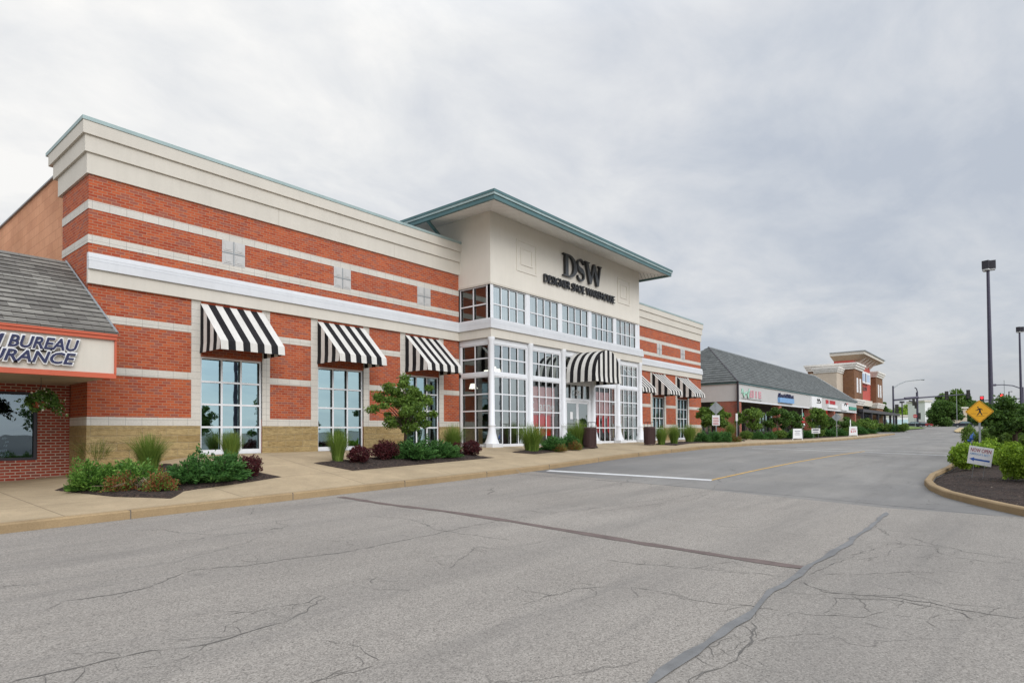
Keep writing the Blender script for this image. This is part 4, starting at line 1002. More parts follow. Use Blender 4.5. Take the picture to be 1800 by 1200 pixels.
mb = MB(); mb.box(xl, xe+.004, fy-.08, fy+.12, 3.832, 3.91); mb.box(xl, xe+.006, fy-.11, fy+.10, 3.912, 3.968); mb.box(xl, xe+.004, fy-.04, fy+.12, 2.935, 3.048); mb.box(xe-.03, xe+.006, fy-.05, fy, 3.05, 3.83)
mb.build('red_trim', M['trim'], ins)
mb = MB(); mb.box(xl, xe, fy+.121, 19.89, 2.985, 3.04); mb.build('soffit', simple('office_soffit', (0.42, 0.36, 0.27), .8), ins)
# FARM BUREAU / INSURANCE: navy italic letters with a white rim
def rim_text(words, z0, z1):
    mb = MB()
    for s_, a, b in words:
        kx = None
        text_fit(mb, s_, a-.012, b+.012, z0-.012, z1+.012, lambda x, z, d: (x, fy-.05-d, z), .05, .060, .30, 0)
        text_fit(mb, s_, a, b, z0, z1, lambda x, z, d: (x, fy-.102-d, z), .02, .020, .30, 1)
    mb.build('sign_lettering', [M['signwhite'], M['navy']], ins)
rim_text([('FARM', 1.95, 2.99), ('BUREAU', 3.06, 4.30)], 3.49, 3.735)
rim_text([('INSURANCE', 2.18, 4.24)], 3.19, 3.43)
mb = MB(); mb.box(1.9, 4.22, fy-.03, fy, 3.43, 3.475); mb.build('sign_raceway', M['dark'], ins)

# hanging flower basket
def rand_dirs(n, rs):
    v = rs.normal(size=(n, 3)); return v/np.linalg.norm(v, axis=1)[:, None]
def leaf_geo(P, size, rs, aspect=0.5, up=0.0, outward=None):
    n = len(P); a = rand_dirs(n, rs)
    if outward is not None: a = a*0.7+outward; a /= np.linalg.norm(a, axis=1)[:, None]
    a[:, 2] += up; a /= np.linalg.norm(a, axis=1)[:, None]
    b = np.cross(a, rand_dirs(n, rs)); b /= (np.linalg.norm(b, axis=1)[:, None]+1e-9)
    s = size*(0.6+0.8*rs.random(n))[:, None]
    V = np.stack([P-a*s*.5, P+b*s*aspect*.5, P+a*s*.5, P-b*s*aspect*.5], 1).reshape(-1, 3)
    Fq = np.arange(4*n).reshape(n, 4); return V, Fq
def blob_points(n, rs, r=(1, 1, 1), shell=0.55, bump_=0.25, seed=0, flat=None):
    d = rand_dirs(n, rs); rad = shell+(1-shell)*rs.random(n)**0.6
    k = np.array([1+bump_*noise.noise(Vector((x*1.9+seed, y*1.9, z*1.9)))*1.6+bump_*.6*noise.noise(Vector((x*4.5, y*4.5+seed, z*4.5))) for x, y, z in d])
    P = d*(rad*k)[:, None]*np.array(r); return P, d
bk_p = PY(72, 706, 17.6)
bk = empty('hanging_basket', (bk_p.x, bk_p.y, 2.985), 'hanging flower basket with white blooms under the office soffit', 'flower basket')
mb = MB(); mb.lathe((bk_p.x, bk_p.y, bk_p.z-.16), [(.08, 0), (.15, .05), (.19, .14), (.20, .16)], 16); mb.build('basket', M['terracotta'], bk)
mb = MB()
for k in range(3):
    t_ = k*2.1; mb.tube([(bk_p.x+.19*math.cos(t_), bk_p.y+.19*math.sin(t_), bk_p.z), (bk_p.x, bk_p.y, 2.8), (bk_p.x, bk_p.y, 2.98)], .005, 5)
mb.build('chain', M['black'], bk)
rs = np.random.default_rng(5)
P, d = blob_points(2600, rs, (.40, .32, .22), .15, .5, 3); P[:, 2] += .03; P[:, 2] -= 0.6*np.maximum(0, np.abs(P[:, 0])-.2)
V, Fq = leaf_geo(P, .075, rs, .5); o = raw_mesh('foliage', V+np.array([0, 0, bk_p.z-2.985]), Fq, M['leaf_d'], bk)
V, Fq = leaf_geo(P[d[:, 1] < .3][:90]*1.08, .045, rs, .9); o = raw_mesh('flowers', V+np.array([0, 0, bk_p.z-2.985]), Fq, M['flower_white'], bk); o['kind'] = 'stuff'

# ================================================================ STRIP MALL
ml = empty('strip_mall', (75, 18, .9), 'long low strip of shops with green grey shingle hip roof and white sign band', 'shops')
mx0, mx1, my = 50.3, 99.0, 17.6; mz0, mz1 = 4.08, 5.60
mb = MB(); mb.box(mx0, mx1, my, my+.25, mz0, mz1); mb.box(mx0, mx0+.25, my+.25, 27, mz0, mz1); mb.box(mx1-.25, mx1, my+.25, 27, mz0, mz1)
mb.build('sign_band', simple('mall_fascia', (0.50, 0.49, 0.475), .8, var=.04), ml)
mb = MB(); mb.box(mx0-.06, mx1+.06, my-.10, my, mz1-.07, mz1+.06); mb.box(mx0-.1, mx0, my, 27, mz1-.07, mz1+.06); mb.box(mx0-.02, mx1, my-.03, my, mz0-.02, mz0+.08, 1)
mb.build('gutter', [M['teal'], M['white']], ml)
mb = MB(); rA, rB = (55.5, 22.0, 9.45), (95.0, 22.0, 9.35)
e = [(mx0-.15, my-.15, mz1+.06), (mx1+.15, my-.15, mz1+.06), (mx1+.15, 27, mz1+.06), (mx0-.15, 27, mz1+.06)]
courses(mb, e[0], e[1], rB, rA, 17, .03); mb.face([e[1], e[2], rB]); mb.face([e[2], e[3], rA, rB]); courses(mb, e[3], e[0], rA, rA, 17, .045)
mb.build('hip_roof', [M['shingle_g'], M['dark']], ml)
mb = MB(); mb.tube([e[0], rA], .07, 6, 1); mb.tube([rA, rB], .09, 6, 0); mb.tube([e[1], rB], .07, 6); mb.build('ridge_cap', [M['galv'], M['darkmetal']], ml)
mb = MB(); mb.box(mx0+.25, mx1-.25, my+.25, 21.5, mz0+.2, mz0+.3); mb.build('walkway_ceiling', simple('walkway_ceiling', (.09, .08, .075), .8), ml)  # dark colour deepens the walkway shade
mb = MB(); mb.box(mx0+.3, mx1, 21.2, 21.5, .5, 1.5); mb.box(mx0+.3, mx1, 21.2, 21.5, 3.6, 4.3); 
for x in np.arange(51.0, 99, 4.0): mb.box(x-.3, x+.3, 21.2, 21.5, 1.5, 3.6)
mb.build('shopfront_wall', simple('shopfront_shade_tone', (.06, .05, .045), .6), ml)  # canopy shade put into the wall colour
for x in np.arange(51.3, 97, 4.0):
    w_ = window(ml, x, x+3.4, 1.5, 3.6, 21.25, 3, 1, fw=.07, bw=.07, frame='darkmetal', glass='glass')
for i, x in enumerate([50.35]+list(np.arange(62, 96, 11.5))+[98.0]):
    mb = MB(); mb.box(x, x+(1.0 if i == 0 else .7), my+.02, my+(1.9 if i == 0 else .7), .6, mz0); mb.build('brick_pillar', M['brick_far'], ml)
mb = MB(); mb.box(mx0-.16, mx0-.02, my-.18, my-.04, 1.0, mz1); mb.build('downspout', M['darkmetal'], ml)
def mpx(px): return PY(px, 700, my).x
# fascia signs
def glyph_row(mb, x0, x1, z0, z1, n, y, seed, mi=0):
    r = random.Random(seed); wd = (x1-x0)/n
    for i in range(n):
        a = x0+i*wd+.06*wd; b = a+wd*.72; t_ = wd*.2; k = r.choice('NEHOIL')
        mb.box(a, a+t_, y-.06, y, z0, z1, mi)
        if k in 'NHO': mb.box(b-t_, b, y-.06, y, z0, z1, mi)
        if k in 'EOL': mb.box(a+t_, b-(t_ if k == 'O' else 0), y-.06, y, z0, z0+t_*.9, mi)
        if k in 'EON': mb.box(a+t_, b-(t_ if k in 'ON' else 0), y-.06, y, z1-t_*.9, z1, mi)
        if k in 'EH': mb.box(a+t_, b-(t_ if k == 'H' else 0), y-.06, y, (z0+z1)/2-t_*.4, (z0+z1)/2+t_*.4, mi)
def sgn(name, fn, mats, lab):
    mb = MB(); fn(mb); return mb.build(name, mats, ml, lab)
yS = my-.005
a, b, c = mpx(1303), mpx(1317), mpx(1338)
def f1(mb):
    P_ = [(a+(b-a)*t/16, yS-.05, 4.75+.45*math.sin(t*1.15)*math.cos(t*.21)) for t in range(17)]
    mb.tube(P_, .06, 6, 0); mb.tube([(a, yS-.04, 4.36), (c, yS-.04, 4.32)], .02, 5, 2); glyph_row(mb, b, c, 4.5, 5.1, 4, yS, 3, 1)
sgn('sign', f1, [M['mint'], M['pink'], M['galv']], 'faded sign in mint script and pink capitals')
a, b = mpx(1367), mpx(1392)
def f2(mb): mb.box(a, b, yS-.22, yS, 4.35, 4.82, 0)
s2 = sgn('sign', f2, [M['lightblue']], 'pale blue box sign below navy lettering')
mb = MB(); text_fit(mb, "America's Best", a, b, 4.86, 5.25, lambda x, z, d: (x, yS-d, z), .2, .015); mb.build('sign_lettering', M['navy'], s2)
a, b = mpx(1422.5), mpx(1440)
def f3(mb):
    mb.box(a, b, yS-.25, yS, 4.18, 5.42, 0); mb.box(a+2.1, b-.5, yS-.27, yS-.251, 4.72, 4.80, 1)
    mb.tube([(a+2.3, yS-.27, 5.2), (a+2.7, yS-.27, 4.9), (b-1.4, yS-.27, 5.25), (b-.6, yS-.27, 4.85)], .06, 5, 1)
sgn('sign', f3, [M['signwhite'], M['black']], 'tall white box sign with black leaf mark')
a, b = mpx(1451), mpx(1468)
def f4(mb): glyph_row(mb, a, b, 4.85, 5.30, 5, yS, 9, 0); mb.box(a+.9, b+.6, yS-.14, yS, 4.40, 4.75, 1)
sgn('sign', f4, [M['signred'], M['signwhite']], 'red capitals above a small white box')
a, b = mpx(1477), mpx(1490)
def f5(mb):
    mb.box(a, b-.7, yS-.2, yS, 4.25, 5.1, 0); mb.tube([(a+1.2, yS-.22, 4.9), (a+1.9, yS-.22, 5.2), (a+2.6, yS-.22, 4.9)], .07, 5, 1); mb.box(b-.9, b-.2, yS-.1, yS, 4.8, 5.25, 2)
sgn('sign', f5, [M['signwhite'], M['black'], M['signred']], 'white box sign with small roof shape and red mark')
a, b = mpx(1491.5), mpx(1503.5)
def f6(mb): mb.box(a, b, yS-.12, yS, 4.45, 4.85, 0)
sgn('sign', f6, [M['signgreen']], 'narrow green sign at the end of the band')

# ================================================================ FAR BRICK STORE
M['farcream'] = simple('pale_cornice', (0.66, 0.63, 0.58), .8)
fs = empty('far_store', (118, 20, 1.3), 'tall tan and brick store with red panel and flaring cornice beyond the shop row', 'store')
yf, yr = 19.3, 20.6
def crown(mb, x0, x1, y0, y1, z, h, p, mi=0):
    for k, (pp, a, b) in enumerate(((p*.35, 0, .35), (p*.7, .352, .7), (p, .702, 1.0))): mb.box(x0-pp, x1+pp, y0-pp, y1+pp, z+h*a, z+h*b, mi)
mb = MB(); mb.box(103.0, 108.0, 20.9, 24.6, .5, 10.5); mb.box(103.2, 141, 24.61, 45, .5, 7.0); mb.box(133.61, 140.9, 20.9, 24.6, .5, 8.6); mb.build('tan_wall', M['tan_stucco'], fs)
mb = MB(); crown(mb, 103, 107.4, 20.9, 24.0, 10.5, .8, .35); crown(mb, 133.6, 141, 20.9, 24.0, 8.6, .9, .5); mb.box(102.6, 107.2, 20.5, 24.5, 5.6, 6.2); mb.build('cornice', M['farcream'], fs)
for x0, x1 in ((107.3, 114.0), (126.6, 133.6)):
    mb = MB(); mb.box(x0, x1, yf, 26, .5, 11.2); mb.build('brick_pier', M['brick_brown'], fs)
    mb = MB(); crown(mb, x0, x1, yf, 26, 11.2, 1.0, .5); mb.build('cornice', M['farcream'], fs); mb = MB(); crown(mb, x0, x1, yf, 26, 5.6, .9, .35); mb.build('cornice', M['farcream'], fs)
    for k in (0, 1):
        xx = x0+1.7+k*2.3; mb = MB(); mb.box(xx, xx+1.0, yf-.08, yf+.05, 7.6, 9.9); mb.build('window', M['signwhite'], fs)
    mb = MB(); mb.box(x0+2.0, x0+4.6, yf-.06, yf+.05, 3.9, 5.1); mb.build('window', M['dark'], fs)
mb = MB(); mb.box(111.5, 126.6, yr-.4, 23.0, 6.8, 13.05); mb.build('red_panel', M['red_panel'], fs)
mb = MB(); mb.box(114.0, 126.6, yr-.7, yr-.4, 5.8, 6.8); mb.build('panel_base', M['stucco2'], fs)
mb = MB(); mb.box(114.0, 126.6, yr, yr+.2, .8, 5.8); mb.build('shopfront', M['glass'], fs)
mb = MB()
for x in np.arange(114.2, 126.6, 2.0): mb.box(x, x+.15, yr-.15, yr+.05, .8, 5.8)
mb.build('shopfront_mullion', M['darkmetal'], fs)
mb = MB()
X_a, X_b, Y_a, Y_b = 110.6, 129.4, 18.5, 23.4; Z_a = 13.0; WX, WYb = 111.5, 23.0
mb.face([(X_a, Y_a, Z_a+.80), (X_b, Y_a, Z_a+.80), (126.6, yr-.4, Z_a), (WX, yr-.4, Z_a)])
mb.face([(X_a, Y_b, Z_a+.80), (X_a, Y_a, Z_a+.80), (WX, yr-.4, Z_a), (WX, WYb, Z_a)])
mb.face([(X_b, Y_a, Z_a+.80), (X_b, Y_b, Z_a+.80), (126.6, WYb, Z_a), (126.6, yr-.4, Z_a)])
mb.box(X_a-.1, X_b+.1, Y_a-.1, Y_b, Z_a+.802, Z_a+1.25, 1); mb.box(X_a-.3, X_b+.3, Y_a-.3, Y_b, Z_a+1.252, Z_a+1.36, 2)
for x in np.arange(115, 127, 2.6): mb.prism([(Y_a+.3, Z_a+.7), (yr-.42, Z_a-.6), (yr-.42, Z_a+.1)], lambda u, v, d: (d, u, v), x, x+.35, 1)
mb.build('flared_roof', [simple('roof_underside', (.36, .27, .18), .8), M['stucco2'], M['galv']], fs)
yy = yr-.42
mb = MB(); mb.box(114.3, 123.5, yy-.5, yy, 9.6, 11.6, 0); mb.box(118.7, 119.6, yy-.52, yy-.501, 9.8, 11.3, 1)
for k in range(3): mb.box(116+k*.8, 116.4+k*.8, yy-.52, yy-.501, 9.9, 11.2, 2); mb.box(120.4+k*.9, 120.8+k*.9, yy-.52, yy-.501, 9.9, 11.2, 2)
mb.build('sign', [M['signwhite'], M['navy'], M['lightblue']], fs, 'white box sign with blue figure')
mb = MB(); glyph_row(mb, 116, 122.5, 8.5, 9.1, 9, yy-.05, 5, 0); mb.build('sign_lettering', M['letterface'], fs)
mb = MB(); mb.box(100.5, 137, 17.0, 17.5, 4.25, 4.7); 
for x in np.arange(101, 137, 3): mb.box(x, x+.12, 17.5, yr, 4.3, 4.5)
mb.box(100.5, 137, 17.6, yf-.4, 4.71, 4.75)
mb.build('steel_canopy', M['darkmetal'], fs)
for x in (101, 108, 114, 121, 127, 134):
    mb = MB(); mb.box(x, x+.35, 17.1, 17.45, .8, 4.25); mb.build('canopy_post', M['darkmetal'], fs)

# ================================================================ PLANTS
def make_shrub(kind, label, seed, loc):
    rs = np.random.default_rng(seed)
    if kind in ('juniper', 'juniper_d', 'rust'):
        root = empty('juniper_shrub' if kind != 'rust' else 'rusty_shrub', loc, label, 'shrub'); n = 5600 if kind != 'rust' else 3600
        # sprays: points along outward arching branches
        nb = 150; dirs = rand_dirs(nb, rs); dirs[:, 2] = np.abs(dirs[:, 2])*.8+.05
        Ps = []; Ds = []
        for dd in dirs:
            kk = (1+.25*(rs.random()-.4))*(1+.42*noise.noise(Vector((dd[0]*2+seed, dd[1]*2, dd[2]*2)))); tt = .35+.65*rs.random(n//nb)**.7
            p = np.outer(tt*kk, dd)*np.array([.5, .5, .86]); p += rs.normal(size=p.shape)*np.array([.036, .036, .03])
            Ps.append(p); Ds.append(np.repeat(dd[None, :], len(p), 0))
        P = np.concatenate(Ps); D = np.concatenate(Ds); P[:, 2] = np.maximum(P[:, 2], .02)
        V, Fq = leaf_geo(P, .085, rs, .38, .25, D*.9)
        if kind == 'rust': raw_mesh('foliage', V, Fq, [M['rust'], M['juniper']], root, (rs.random(len(Fq)) < .38).astype(int))
        else: raw_mesh('foliage', V, Fq, M[kind], root)
    elif kind in ('barberry', 'hedge', 'hedge_d', 'rust'):
        nm = {'barberry': 'barberry_shrub', 'hedge': 'leafy_shrub', 'hedge_d': 'leafy_shrub', 'rust': 'rusty_shrub'}[kind]
        root = empty(nm, loc, label, 'shrub')
        P, d = blob_points(5200, rs, (.5, .5, .5), .45, .28, seed); P[:, 2] = P[:, 2]+.5; P = P[P[:, 2] > .01]
        V, Fq = leaf_geo(P, .062 if kind != 'hedge' else .075, rs, .62); raw_mesh('foliage', V, Fq, M[{'barberry': 'barberry', 'hedge': 'leaf_b', 'hedge_d': 'leaf', 'rust': 'rust'}[kind]], root)
    mb = MB(); r = random.Random(seed)
    org = Vector(loc)
    for k in range(7):
        t_ = r.uniform(0, 6.28); q = r.uniform(.15, .35); mb.tube([org, org+Vector((q*.5*math.cos(t_), q*.5*math.sin(t_), .25)), org+Vector((q*math.cos(t_), q*math.sin(t_), .55))], [.018, .012, .006], 5)
    mb.build('stems', M['bark'], root)
    return root
def make_grass(label, seed, loc):
    root = empty('ornamental_grass', loc, label, 'grass clump'); rs = np.random.default_rng(seed)
    n = 1700; V = []; Fq = []
    for i in range(n):
        a = rs.random()*6.283; lean = rs.random()**.9*.58; L_ = (.45+.6*rs.random())*(1-.18*lean); r0 = rs.random()*.17; az = a+rs.normal()*.3
        p0 = np.array([r0*math.cos(a), r0*math.sin(a), 0]); dr = np.array([math.cos(az), math.sin(az), 0]); side = np.array([-math.sin(az+rs.normal()*.6), math.cos(az), 0])
        pts = []
        for k in range(5):
            t = k/4; pts.append(p0+dr*(lean*L_*(t**1.7))+np.array([0, 0, L_*(t-.22*lean*t*t*t)]))
        w_ = .0048
        b0 = len(V)
        for k, p in enumerate(pts):
            ww = w_*(1-.8*k/4); V.append(p-side*ww); V.append(p+side*ww)
        for k in range(4): Fq.append((b0+2*k, b0+2*k+1, b0+2*k+3, b0+2*k+2))
    raw_mesh('blades', np.array(V), Fq, M['grass'], root); return root
def make_tree(label, seed, loc, height, crown_r, trunk_h, leafm='leaf', nclump=34, nleaf=10500, leaf=.085, name='young_tree', tr=.05, group=None, irregular=.5, squash=1.0, clump=(.20, .36)):
    """trunk + limbs + crown; built at real size around loc"""
    root = empty(name, loc, label, 'tree', group); r = random.Random(seed); rs = np.random.default_rng(seed)
    org = Vector(loc); mb = MB(); cc = Vector((0, 0, trunk_h+(height-trunk_h)*.45)); ch = (height-trunk_h)/2
    top = Vector((r.uniform(-.1, .1)*crown_r, r.uniform(-.1, .1)*crown_r, height*.86))
    mb.tube([org+Vector((0, 0, -.1)), org+Vector((.01, .02, trunk_h*.6))*1, org+Vector((0, 0, trunk_h*1.2)), org+top], [tr*1.25, tr, tr*.8, tr*.15], 8)
    cl = []
    for k in range(nclump):
        d = Vector(rand_dirs(1, rs)[0]); q = (r.random()**.45)
        p = Vector((d.x*crown_r*q, d.y*crown_r*q, cc.z+d.z*ch*q*squash))
        shrink = 1-.45*max(0, (p.z-cc.z)/ch); p.x *= shrink; p.y *= shrink
        p += Vector((r.uniform(-1, 1), r.uniform(-1, 1), r.uniform(-.5, .5)))*crown_r*.12*irregular*2
        cl.append((p, crown_r*r.uniform(*clump)))
        z0 = trunk_h*.8+(p.z-trunk_h*.8)*.35*r.uniform(.5, 1.1); z0 = max(trunk_h*.75, z0)
        if k % 2 == 0 or nclump < 20:
            s0 = Vector((0, 0, z0)); mid = s0.lerp(p, .5)+Vector((0, 0, .06*crown_r)); mb.tube([org+s0, org+mid, org+p], [tr*.42, tr*.28, tr*.08], 5)
    mb.build('trunk', M['bark'], root)
    Vs = []; Fs = []; o_ = 0
    per = nleaf//nclump
    for p, cr in cl:
        P, d = blob_points(per, rs, (cr, cr, cr*.72), .25, .35, r.random()*9); V, Fq = leaf_geo(P+np.array(p), leaf, rs, .55, 0, d*.4)
        Vs.append(V); Fs.append(Fq+o_); o_ += len(V)
    raw_mesh('crown', np.concatenate(Vs), np.concatenate(Fs), M[leafm], root); return root
PROTO = {}
def unit_scale(kind): return {'juniper': (1.1, .90), 'juniper_d': (1.1, .90), 'rust': (1.1, .90), 'grass': (.95, .95)}.get(kind, (1.1, 1.05))
def plant(kind, px, py, wpx, hpx, label, group, seed=0):
    g = G(px, py); t = depth(g); wd = wpx*t/F; ht = hpx*t/F
    dr = Vector((g.x, g.y, 0)).normalized(); q = g+dr*wd*.42; zq = gz(q.x, q.y)
    if -14 < q.y < 2.05 and 13.4 < q.x < 63: zq = road_z(q.x, q.y)+.13
    loc = (q.x, q.y, zq+.02)
    # pushed back: enlarge a little so that the far centre keeps the apparent size
    k = depth(Vector((q.x, q.y, 0)))/t; wd *= k; ht *= k
    ht = max(.15, ht-(zq-g.z)*.6)*({'grass': 1.12, 'barberry': 1.08}.get(kind, 1.2)); wd *= {'grass': 1.5, 'barberry': 1.1}.get(kind, 1.22); w0, h0 = unit_scale(kind)
    vi = seed % 3; key = (kind, vi)
    sc = (wd/w0, wd/w0*rnd.uniform(.85, 1.1), ht/h0); rz = rnd.uniform(0, 6.28)
    if key not in PROTO:
        o = make_grass(label, 40+vi*7, (0, 0, 0)) if kind == 'grass' else make_shrub(kind, label, 60+vi*5+len(kind), (0, 0, 0))
        o.location = loc; o.rotation_euler = (0, 0, rz); o.scale = sc; PROTO[key] = o
    else: o = copy_thing(PROTO[key], loc, rz, sc, label)
    o['group'] = group
    return o
JG, BG, GG, HG = 'spreading junipers in the sidewalk beds', 'dark red barberries in the sidewalk beds', 'ornamental grass clumps in the sidewalk beds', 'leafy shrubs on the corner island'
# bed 1
plant('juniper', 165, 866, 80, 50, 'green juniper at the left end of the nearest mulch bed', JG, 0)
plant('juniper', 235, 862, 80, 44, 'low green juniper above the dead twigs in the nearest bed', JG, 1)
plant('juniper', 215, 853, 60, 38, 'juniper against the stone corner behind the nearest bed', JG, 2)
plant('rust', 212, 868, 45, 32, 'rusty brown dying juniper patch at the front of the nearest bed', 'rusty browned shrubs in the beds', 0)
plant('rust', 280, 868, 48, 38, 'browned shrub at the right end of the nearest bed', 'rusty browned shrubs in the beds', 1)
plant('juniper_d', 335, 856, 78, 48, 'dark green juniper left half of the mound under the first window', JG, 0)
plant('juniper_d', 385, 853, 84, 50, 'dark green juniper right half of the mound under the first window', JG, 1)
plant('juniper_d', 405, 846, 50, 44, 'small dark juniper behind the mound under the first window', JG, 2)
plant('barberry', 440, 842, 40, 38, 'dark red barberry right of the first window mound', BG, 0)
plant('grass', 168, 834, 46, 58, 'grass clump in front of the stone corner', GG, 0)
plant('grass', 262, 832, 48, 60, 'grass clump before the stone plinth left of the first window', GG, 1)
plant('grass', 406, 812, 36, 48, 'grass clump in front of the first window frame', GG, 2)
# bed 2
plant('grass', 594, 814, 40, 52, 'grass clump at the left tip of the tree bed', GG, 1)
plant('barberry', 631, 818, 42, 32, 'low dark red barberry beside the left grass clump of the tree bed', BG, 1)
plant('barberry', 676, 812, 50, 34, 'largest dark red barberry in the middle of the tree bed', BG, 2)
plant('juniper_d', 728, 812, 66, 34, 'dark juniper left of centre under the young tree', JG, 1)
plant('juniper_d', 772, 808, 60, 32, 'dark juniper right of the young tree trunk', JG, 2)
plant('juniper_d', 700, 800, 60, 20, 'low juniper behind the barberries of the tree bed', JG, 0)
plant('grass', 797, 799, 34, 46, 'grass clump near the right tip of the tree bed', GG, 0)
plant('barberry', 803, 803, 20, 24, 'narrow dark barberry between grass and tower corner', BG, 0)
plant('barberry', 829, 803, 36, 27, 'round dark barberry at the right tip of the tree bed', BG, 1)
# bed 3
plant('grass', 935, 795, 44, 44, 'grass clump left end of the bed before the doors', GG, 2)
plant('juniper_d', 972, 794, 40, 26, 'dark juniper beside the left grass clump before the doors', JG, 2)
plant('juniper_d', 1000, 790, 36, 26, 'dark juniper in the middle of the bed before the doors', JG, 0)
plant('rust', 985, 795, 22, 14, 'rusty ground shrub left of centre in the bed before the doors', 'rusty browned shrubs in the beds', 2)
plant('rust', 1012, 792, 20, 15, 'rusty ground shrub near the brown litter bin', 'rusty browned shrubs in the beds', 0)
plant('grass', 1017, 787, 36, 42, 'grass clump beside the left litter bin', GG, 1)
# bed 4
plant('grass', 1163, 782, 24, 30, 'grass clump right beside the second litter bin', GG, 0)
plant('grass', 1185, 781, 24, 31, 'grass clump second right of the second litter bin', GG, 2)
plant('grass', 1212, 778, 24, 29, 'grass clump left end of the long bed by the signs', GG, 1)
for i, (px, w_, lab) in enumerate(((1234, 26, 'juniper next to the last grass clump by the store corner'), (1256, 28, 'juniper below the red and white notice'), (1272, 24, 'juniper right of the notice post'))): plant('juniper_d', px, 777.5, w_, 19, lab, JG, i)
plant('rust', 1287, 777.5, 22, 13, 'rusty shrub at the foot of the thin sign post', 'rusty browned shrubs in the beds', 1)
plant('grass', 1284, 772, 18, 26, 'grass clump in front of the corner brick pillar', GG, 0)
# along the mall
mg = 'shrubs along the shop row bed'
ML = [(1312, 22, 'shrub'), (1333, 24, 'shrub'), (1352, 20, ''), (1372, 24, ''), (1392, 22, ''), (1418, 24, ''), (1437, 22, ''), (1456, 24, ''), (1474, 22, ''), (1491, 16, ''), (1512, 20, ''), (1527, 20, '')]
wher = ['below the second small tree', 'at the foot of the second small tree', 'between second and third small trees', 'below the third small tree', 'left of the white sandwich board', 'right of the white sandwich board', 'below the small arrow sign', 'left of the second diamond sign post', 'right of the second diamond sign post', 'left of the priced sandwich board', 'right of the priced sandwich board', 'last before the open pavement']
for i, ((px, w_, _), wh) in enumerate(zip(ML, wher)):
    x = PY(px, 700, 14.6).x; base = Vector((x, 14.6, walk_z(x, 14.6))); d_ = (base-Vector((0, 0, EYE)));
    # photo row of the bed front at this point
    t = depth(base); py = PPY-F*(d_.dot(CU)/d_.dot(CF))
    plant('juniper_d' if i % 3 else 'hedge_d', px, py, w_, 14, 'low green shrub '+wh, mg, i)

tG = 'small trees along the shop row'
g = G(713, 800); tt = depth(g)
make_tree('young leafy tree with a thin dark trunk in the mulch bed before the third window', 21, (g.x, g.y, g.z), 148*tt/F*1.0, 51*tt/F, 42*tt/F, 'leaf', 60, 15000, .085, tr=.055, irregular=.9, clump=(.15, .27))
for (px, w_, top, leafm, lab, sd_) in ((1256, 60, 705, 'leaf', 'small tree between the store corner and the corner pillar', 31), (1322, 56, 712, 'leaf', 'bushy small tree right of the corner brick pillar', 32), (1366, 44, 716, 'leaf_d', 'small dark tree third in the shop row', 33),
        (1390, 40, 722, 'leaf_d', 'small tree left of the white sandwich board', 34), (1436, 44, 716, 'leaf', 'bright small tree above the arrow sign', 35), (1458, 40, 728, 'leaf_d', 'low tree left of the second diamond sign', 36), (1485, 44, 735, 'leaf_d', 'low tree right of the second diamond sign', 37), (1515, 46, 735, 'leaf', 'low tree in front of the far brick pier', 38), (1532, 32, 736, 'leaf', 'last low tree before the open pavement', 39)):
    x = PY(px, 700, 15.3).x; z = walk_z(x, 15.3); q = Vector((x, 15.3, z)); t = depth(q); zt_ = PY(px, top, 15.3).z
    make_tree(lab, sd_, (x, 15.3, z), zt_-z, w_/2*t/F, (zt_-z)*.34, leafm, 22, 4200, .17, tr=.07, group=tG)

# dead twigs in the near bed
g = G(240, 862); dt = empty('dead_branches', tuple(g), 'bare pale twigs of a dead juniper lying in the nearest mulch bed', 'dead shrub'); mb = MB(); r = random.Random(2)
for k in range(34):
    a = r.uniform(-1.2, 1.4)+math.pi; l_ = r.uniform(.25, .65); p0 = g+Vector((r.uniform(-.1, .1), r.uniform(-.1, .1), .05)); dd = Vector((math.cos(a+.8), math.sin(a+.8), 0))*l_ if k % 2 else Vector((math.cos(a*2), math.sin(a*2), 0))*l_
    mb.tube([p0, p0+dd*.5+Vector((0, 0, r.uniform(.08, .25))), p0+dd+Vector((r.uniform(-.08, .08), r.uniform(-.08, .08), r.uniform(.05, .3)))], [.008, .006, .003], 4)
mb.build('twigs', M['twig'], dt)

# island shrubs on the right
IG = [('hedge', 1693, 834, 38, 44, 'bright shrub at the left front of the island behind the yard sign', 0), ('hedge', 1722, 830, 44, 44, 'bright shrub directly behind the yard sign', 1), ('hedge', 1745, 826, 34, 44, 'bright shrub between the yard sign and the large shrub', 2),
      ('hedge', 1790, 854, 52, 62, 'large bright shrub at the right front of the island', 1), ('hedge', 1842, 862, 62, 72, 'large bright shrub cut by the right edge of the photo', 0),
      ('hedge_d', 1733, 796, 34, 36, 'shrub behind the crossing sign post', 0), ('hedge_d', 1703, 786, 22, 34, 'shrub left behind the blue hydrant', 2), ('hedge_d', 1758, 798, 40, 38, 'shrub right of the crossing sign post', 1), ('hedge_d', 1795, 802, 46, 42, 'shrub under the crab apple tree at the right', 0), ('hedge', 1775, 812, 36, 28, 'low bright shrub before the crab apple trunk', 2)]
for kd, px, py, w_, h_, lab, sd_ in IG: plant(kd, px, py, w_, h_, lab, HG, sd_)
g = G(1786, 808); tt = depth(g); x, y = g.x, g.y; z = road_z(x, y)+.13
make_tree('broad dark crab apple on the corner island behind the crossing sign', 51, (x, y, z), (808-702)*tt/F-.1, 50*tt/F, 42*tt/F, 'leaf_d', 40, 13000, .12, tr=.09, name='crab_apple_tree')
q = PT(1735, 770, 40); make_tree('smaller dark tree further back on the island', 52, (q.x, q.y, road_z(q.x, q.y)+.13), 2.6, 1.1, .9, 'leaf_d', 24, 6000, .13, tr=.07, name='crab_apple_tree')

